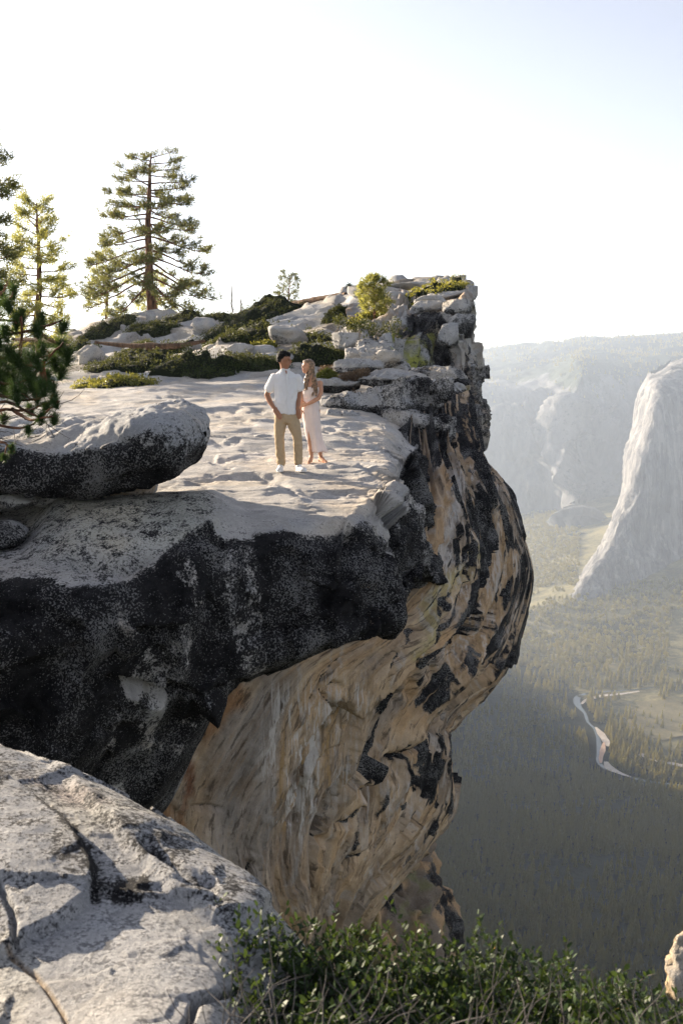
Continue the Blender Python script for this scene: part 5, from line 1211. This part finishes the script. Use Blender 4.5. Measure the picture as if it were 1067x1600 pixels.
PX = 711.0   # zoomed picture units per metre at the man
def man():
    g = ground(437, 737); base = Vector((U(450/6.67+380, 739, g.y)[0], g.y+.05, g.z)); root = empty('person', tuple(base)); tag(root, 'man in white short-sleeved shirt and khaki trousers standing on the slab', 'person')
    k = (U(450, 551, base.y)[2]-base.z)/1.765
    bm = bmesh.new(); h0 = (-.015, -.005, 1.655)
    # head turned to the right (+x) and slightly to the viewer
    fa = math.radians(-14); F = Vector((math.cos(fa), math.sin(fa), -.08)).normalized(); S = Vector((-F.y, F.x, 0)).normalized(); Uu = F.cross(S); Rm = Matrix((F, S, Uu)).transposed()
    def hp(f, s, u): return Vector(h0)+F*f+S*s+Uu*u
    ball(bm, hp(-.012, 0, .022), (.098, .077, .098), Rm, 24); ball(bm, hp(.022, 0, -.045), (.066, .058, .066), Rm, 20); ball(bm, hp(.050, 0, -.088), (.030, .030, .022), Rm, 14)
    limb(bm, [hp(.083, 0, .022), hp(.103, 0, -.014), hp(.092, 0, -.028)], [.008, .013, .011], 8); ball(bm, hp(.070, 0, .030), (.020, .052, .013), Rm, 12)
    ball(bm, hp(.080, 0, -.052), (.016, .024, .010), Rm, 10)
    for s in (-1, 1): ball(bm, hp(-.005, s*.077, -.008), (.018, .010, .031), Rm, 10)
    limb(bm, [(-.025, .01, 1.44), (-.022, .008, 1.53), hp(-.015, 0, -.03)], [.065, .056, .056], 16)
    ring_loft(bm, [((0, 0, .86), .14, .10, 0), ((0, 0, 1.0), .135, .095, 0), ((0, 0, 1.15), .14, .10, 0), ((0, .005, 1.30), .155, .10, 0), ((0, .01, 1.39), .15, .085, 0), ((-.005, .01, 1.45), .10, .06, 0), ((-.01, .01, 1.49), .06, .055, 0)])
    for s in (-1, 1): ball(bm, (s*.165, .01, 1.390), (.045, .045, .048))
    limb(bm, [(-.170, .01, 1.385), (-.235, .02, 1.26), (-.285, .04, 1.145)], [.045, .048, .043]); limb(bm, [(-.285, .04, 1.145), (-.24, -.01, 1.05), (-.175, -.075, .955)], [.043, .040, .028])
    hand(bm, (-.175, -.085, .955), (.55, -.30, -.80), (.25, .9, -.15), (.7, .2, .65), .205, .25, .0095, thumb=1)
    limb(bm, [(.165, .01, 1.385), (.20, .05, 1.27), (.185, .06, 1.15)], [.045, .048, .043]); limb(bm, [(.185, .06, 1.15), (.185, .0, 1.06), (.18, -.055, .965)], [.043, .038, .028])
    hand(bm, (.18, -.055, .965), (.05, -.15, -1), (.2, .9, 0), (.95, -.2, 0), .185, .45, .0095, thumb=-1)
    limb(bm, [(-.085, 0, .88), (-.10, -.01, .5), (-.095, .02, .09)], [.085, .055, .038]); limb(bm, [(.09, 0, .88), (.165, -.03, .5), (.165, .02, .09)], [.085, .055, .038])
    body = fuse('body', bm, M_SKIN_M, root, .0065, 3)
    # face details
    for s in (-1, 1):
        b2 = bmesh.new(); ball(b2, hp(.077, s*.030, .008), (.008, .013, .007), Rm, 10); fuse('eye', b2, M_EYE, body, .003, 1)
        b2 = bmesh.new(); limb(b2, [hp(.080, s*.014, .027), hp(.079, s*.032, .031), hp(.066, s*.050, .025)], [.004, .005, .003], 6); fuse('eyebrow', b2, M_HAIR_M, body, .003, 1)
    b2 = bmesh.new(); limb(b2, [hp(.083, -.022, -.051), hp(.094, 0, -.051), hp(.083, .022, -.051)], [.004, .007, .004], 8); fuse('lips', b2, M_LIP, body, .003, 1)
    b2 = bmesh.new(); ball(b2, hp(-.022, 0, .048), (.104, .085, .090), Rm, 24); ball(b2, hp(-.055, 0, .010), (.072, .081, .072), Rm, 20); ball(b2, hp(.030, 0, .092), (.060, .062, .034), Rm, 16)
    o = fuse('hair', b2, M_HAIR_M, root, .006, 2, lambda V: .006*fbm(V, 40, 2))
    # cut the hair off the face: push verts in front of the hairline inside the head
    V = np.array([v.co[:] for v in o.data.vertices]); hv = V-np.array(h0); f_ = hv@np.array(F); u_ = hv@np.array(Uu); s_ = hv@np.array(S)
    lim = np.where(u_ > .058, 9, np.where(np.abs(s_) > .03, -.012+.5*np.clip(u_, 0, .06), .02)); mask = f_ > lim
    for i in np.where(mask)[0]: v = o.data.vertices[i]; v.co = Vector(h0)+(v.co-Vector(h0))*.62
    mask = (u_ < -.035)
    for i in np.where(mask)[0]: v = o.data.vertices[i]; v.co = Vector(h0)+Vector((0, 0, -.02))+(v.co-Vector(h0))*.5
    # shirt
    bm = bmesh.new(); ring_loft(bm, [((.0, 0, .865), .168, .118, 0), ((.0, 0, .93), .170, .125, 0), ((0, 0, 1.03), .165, .122, 0), ((0, 0, 1.17), .168, .125, 0), ((0, .005, 1.30), .185, .130, 0), ((0, .008, 1.40), .190, .118, 0), ((-.004, .010, 1.455), .145, .092, 0), ((-.012, .010, 1.495), .082, .072, 0), ((-.018, .008, 1.525), .068, .064, 0)])
    limb(bm, [(-.155, .01, 1.415), (-.205, .015, 1.33), (-.250, .028, 1.225)], [.068, .073, .075]); limb(bm, [(.155, .01, 1.41), (.190, .03, 1.33), (.200, .045, 1.235)], [.068, .071, .069])
    def fold(V): return .009*fbm(V*np.array([1.4, 1.4, .7]), 9, 3)+.011*ridged(V*np.array([2, 2, .6]), 4.5, 2)*smooth(1.35, 1.0, V[:, 2])
    sh = fuse('shirt', bm, M_SHIRT, root, .0085, 4, fold)
    b2 = bmesh.new(); limb(b2, [(.035, -.080, 1.50), (.03, -.125, 1.42), (.032, -.135, 1.3), (.034, -.134, 1.1), (.034, -.134, .92)], [.010, .011, .010, .010, .010], 6); fuse('placket', b2, M_SHIRT, sh, .005, 1)
    b2 = bmesh.new(); limb(b2, [(-.05, -.052, 1.528), (.0, -.078, 1.515), (.028, -.086, 1.49)], [.011]*3, 6); limb(b2, [(.06, -.03, 1.535), (.052, -.066, 1.515), (.040, -.086, 1.49)], [.011]*3, 6); fuse('collar', b2, M_SHIRT, sh, .005, 1)
    b2 = bmesh.new(); limb(b2, [(.012, -.078, 1.50), (.020, -.108, 1.455)], [.016, .007], 8); fuse('open_neck', b2, M_SKIN_M, sh, .004, 1)
    # trousers
    bm = bmesh.new(); ring_loft(bm, [((.02, 0, .73), .14, .105, 0), ((.012, 0, .80), .166, .122, 0), ((.0, 0, .88), .158, .115, 0), ((0, 0, .95), .148, .106, 0)])
    limb(bm, [(-.075, 0, .83), (-.092, -.015, .66), (-.100, -.020, .50), (-.092, .01, .30), (-.082, .02, .115)], [.100, .090, .072, .066, .058], 18)
    limb(bm, [(.085, 0, .83), (.130, -.02, .66), (.172, -.035, .50), (.178, -.005, .30), (.178, .015, .125)], [.102, .090, .070, .064, .057], 18)
    def pf(V): return .008*fbm(V*np.array([1, 1, .8]), 8, 3)+.010*ridged(V*np.array([.7, .7, 2.2]), 5, 2, off=3)*smooth(.5, .15, V[:, 2])
    fuse('trousers', bm, M_PANTS, root, .0085, 4, pf)
    for (x, y, dx, dy, nm) in ((-.083, .0, -.12, -1, 'shoe'), (.182, .0, .55, -.8, 'shoe')):
        d = Vector((dx, dy, 0)).normalized(); s = Vector((-d.y, d.x, 0)); R_ = Matrix((d, s, Vector((0, 0, 1)))).transposed(); c = Vector((x, y, 0))
        b2 = bmesh.new(); ball(b2, c+d*.07+Vector((0, 0, .040)), (.120, .047, .040), R_); ball(b2, c+Vector((0, 0, .065)), (.065, .042, .055), R_); ball(b2, c+d*.13+Vector((0, 0, .035)), (.07, .048, .034), R_)
        so = fuse('shoe', b2, M_SHOE, root, .006, 2)
        b2 = bmesh.new(); ball(b2, c+d*.068+Vector((0, 0, .012)), (.138, .050, .014), R_); fuse('sole', b2, M_SHOE, so, .006, 1)
        b2 = bmesh.new(); ring_loft(b2, [(c+Vector((0, 0, .10)), .036, .038, 0), (c+Vector((0, 0, .135)), .038, .040, 0)]); fuse('sock', b2, M_SOCK, so, .006, 1)
    root.scale = (k,)*3
    return root
def woman():
    g = ground(482, 727); Yw = g.y+.25; gz = drop(U(485, 727, Yw)[0], Yw); base = Vector((U(681/6.67+384, 727, Yw)[0], Yw, gz)); root = empty('person', tuple(base)); tag(root, 'woman with long wavy hair in a pale blush midi dress holding the man\'s arm', 'person')
    # local units: x from the zoomed picture /711, z measured from her feet
    bm = bmesh.new(); h0 = Vector((-.052, .0, 1.455))
    fa = math.radians(180+38); F = Vector((math.cos(fa), math.sin(fa), .10)).normalized(); S = Vector((-F.y, F.x, 0)).normalized(); Uu = F.cross(S); Rm = Matrix((F, S, Uu)).transposed()
    def hp(f, s, u): return h0+F*f+S*s+Uu*u
    ball(bm, hp(-.01, 0, .02), (.090, .070, .090), Rm, 24); ball(bm, hp(.020, 0, -.042), (.058, .051, .060), Rm, 20); ball(bm, hp(.044, 0, -.080), (.024, .024, .019), Rm, 14)
    limb(bm, [hp(.076, 0, .018), hp(.092, 0, -.014), hp(.083, 0, -.024)], [.007, .010, .009], 8); ball(bm, hp(.072, 0, -.050), (.015, .020, .010), Rm, 10); ball(bm, hp(.064, 0, .026), (.018, .046, .012), Rm, 12)
    limb(bm, [(.005, .01, 1.25), (-.01, .008, 1.33), hp(-.01, 0, -.03)], [.050, .043, .043], 14)
    ring_loft(bm, [((.01, 0, .80), .13, .10, 0), ((.0, 0, .95), .105, .08, 0), ((0, 0, 1.10), .115, .085, 0), ((.005, .005, 1.20), .135, .08, 0), ((.008, .01, 1.245), .10, .06, 0), ((.005, .01, 1.275), .05, .045, 0)])
    for s in (-1, 1): ball(bm, (.008+s*.135, .01, 1.205), (.045, .044, .048))
    # arm on the picture's right reaches across to the man's arm
    limb(bm, [(.140, .01, 1.205), (.150, .0, 1.08), (.120, -.03, .985)], [.043, .040, .034]); limb(bm, [(.120, -.03, .985), (.03, -.105, .935), (-.055, -.135, .895)], [.034, .031, .022])
    hand(bm, (-.055, -.135, .895), (-.95, .05, -.12), (-.1, .8, .1), (.1, .1, -.95), .165, .45, .0078, thumb=-1)
    limb(bm, [(-.125, .01, 1.205), (-.145, .03, 1.07), (-.140, .01, .955)], [.043, .038, .033]); limb(bm, [(-.140, .01, .955), (-.15, -.05, .88), (-.155, -.085, .82)], [.032, .028, .021])
    hand(bm, (-.155, -.085, .82), (-.05, -.1, -1), (-.3, .9, 0), (.9, .3, 0), .16, .35, .0078, thumb=1)
    limb(bm, [(-.04, 0, .80), (-.01, -.03, .46), (.005, -.01, .12)], [.085, .052, .030]); limb(bm, [(.06, 0, .80), (.09, 0, .46), (.145, .03, .12)], [.085, .052, .030])
    for (p, d) in (((.005, -.01, .11), Vector((-.25, -1, 0))), ((.145, .03, .11), Vector((.55, -.8, 0)))):
        d.normalize(); P0 = Vector(p); limb(bm, [P0, P0+Vector((0, 0, -.035))+d*.02, P0+d*.10+Vector((0, 0, -.072)), P0+d*.17+Vector((0, 0, -.088))], [.030, .032, .026, .015], 10)
        ball(bm, P0+Vector((0, 0, -.03))-d*.02, (.026, .026, .028))
    body = fuse('body', bm, M_SKIN_W, root, .006, 3)
    for s in (-1, 1):
        b2 = bmesh.new(); ball(b2, hp(.070, s*.027, .006), (.007, .012, .006), Rm, 10); fuse('eye', b2, M_EYE, body, .003, 1)
        b2 = bmesh.new(); limb(b2, [hp(.074, s*.012, .024), hp(.072, s*.028, .028), hp(.060, s*.044, .022)], [.003, .004, .002], 6); fuse('eyebrow', b2, M_HAIR_W, body, .003, 1)
    b2 = bmesh.new(); limb(b2, [hp(.076, -.018, -.049), hp(.086, 0, -.049), hp(.076, .018, -.049)], [.004, .007, .004], 8); fuse('lips', b2, M_LIP, body, .003, 1)
    # hair: cap plus falling locks
    b2 = bmesh.new(); ball(b2, hp(-.026, 0, .030), (.094, .085, .092), Rm, 24); ball(b2, hp(-.045, 0, -.03), (.062, .080, .080), Rm, 20)
    ball(b2, hp(.015, 0, .078), (.055, .060, .030), Rm, 16)
    rg = np.random.default_rng(2)
    for i in range(26):
        side = 1 if i % 2 else -1; a = rg.uniform(-.9, .35); st = hp(-.03+a*.03, side*rg.uniform(.045, .078), rg.uniform(-.05, .05))
        if side > 0: e = Vector((-.085+rg.normal()*.020, -.10+rg.normal()*.012, 1.14+rg.uniform(-.05, .06)))
        else: e = Vector((.080+rg.normal()*.026, -.115+rg.normal()*.012, 1.05+rg.uniform(-.05, .12)))
        n = 6; pts = []
        for j in range(n):
            t = j/(n-1); p = st.lerp(e, t)+Vector((math.sin(t*7+i)*.014*t, math.cos(t*6+i*2)*.012*t, -.02*math.sin(t*3.1))); p += (Vector((.045 if side < 0 else -.02, 0, 0)))*math.sin(t*math.pi); pts.append(p)
        limb(b2, pts, [.020, .020, .018, .017, .015, .007], 8)
    for i in range(8):
        st = hp(-.07, rg.uniform(-.05, .05), rg.uniform(-.04, .03)); e = Vector((.03+rg.normal()*.05, .075, 1.12+rg.uniform(-.06, .05))); limb(b2, [st, st.lerp(e, .5)+Vector((.01, .02, 0)), e], [.026, .026, .012], 8)
    ho = fuse('hair', b2, M_HAIR_W, root, .0055, 1, lambda V: .004*ridged(V*np.array([1, 1, .25]), 45, 2))
    V = np.array([v.co[:] for v in ho.data.vertices]); hv = V-np.array(h0); f_ = hv@np.array(F); u_ = hv@np.array(Uu); s_ = hv@np.array(S)
    mask = (f_ > np.where(np.abs(s_) > .045, .025, .015)) & (u_ < .058) & (u_ > -.13)
    for i in np.where(mask)[0]: v = ho.data.vertices[i]; v.co = h0+(v.co-h0)*.6
    # dress: sweetheart bodice and slip skirt with a slit
    bm = bmesh.new()
    rings = [((.095, .015, .165), .142, .10, 0), ((.065, .008, .30), .124, .098, 0), ((.035, 0, .45), .122, .100, 0), ((.015, 0, .60), .130, .108, 0), ((.005, 0, .72), .142, .116, 0), ((.0, 0, .80), .140, .112, 0), ((-.002, 0, .90), .117, .094, 0), ((-.004, 0, .98), .108, .088, 0), ((-.002, -.006, 1.06), .120, .098, 0), ((0, -.008, 1.125), .124, .102, 0), ((.004, -.002, 1.155), .118, .088, 0)]
    ring_loft(bm, rings, 36)
    def df(V):
        z = V[:, 2]; a = np.arctan2(V[:, 1], V[:, 0]-.06); return .016*np.sin(a*5+z*6)*smooth(.75, .25, z)+.006*fbm(V*np.array([1, 1, .5]), 10, 3)+.004*ridged(V*np.array([.8, .8, 3]), 6, 2)*smooth(.8, 1.1, z)
    dr = fuse('dress', bm, M_DRESS, root, .0075, 3, df)
    # open the slit at the hem (front, left of centre): lift and part the hem
    for v in dr.data.vertices:
        x, y, z = v.co
        if z < .52 and y < .02:
            t = (.52-z)/.37; sx = -.045+.04*t; d_ = x-sx; wd = .030*t
            if abs(d_) < .07: v.co.y += .085*max(0, 1-abs(d_)/(.012+wd))*min(1, t*1.5)
        if z < .30: v.co.z += .05*max(0, (-v.co.x+.02)/.1)*(.30-z)/.13*.6
    for s in (-1, 1):
        b2 = bmesh.new(); limb(b2, [(s*.075, -.095, 1.14), (s*.085, -.06, 1.20), (s*.085, .0, 1.245)], [.0045]*3, 6); fuse('strap', b2, M_DRESS, dr, .004, 1)
    for (p, d) in (((.005, -.01, .11), Vector((-.25, -1, 0))), ((.145, .03, .11), Vector((.55, -.8, 0)))):
        d.normalize(); P0 = Vector(p); b2 = bmesh.new(); limb(b2, [P0-d*.035+Vector((0, 0, -.055)), P0-d*.038+Vector((0, 0, -.104))], [.016, .007], 8)
        limb(b2, [P0-d*.03+Vector((0, 0, -.058)), P0+d*.08+Vector((0, 0, -.092)), P0+d*.17+Vector((0, 0, -.103))], [.018, .022, .016], 8); limb(b2, [P0+d*.10+Vector((-.03, 0, -.08)), P0+d*.10+Vector((0, 0, -.052)), P0+d*.10+Vector((.03, 0, -.08))], [.007]*3, 6)
        limb(b2, [P0+Vector((-.03, 0, .01)), P0+Vector((0, -.030, .012)), P0+Vector((.03, 0, .01))], [.005]*3, 6); fuse('heeled_sandal', b2, M_HEEL, root, .005, 1)
    k = (U(478, 562, base.y)[2]-base.z)/1.565; root.scale = (k,)*3
    return root
man(); woman()
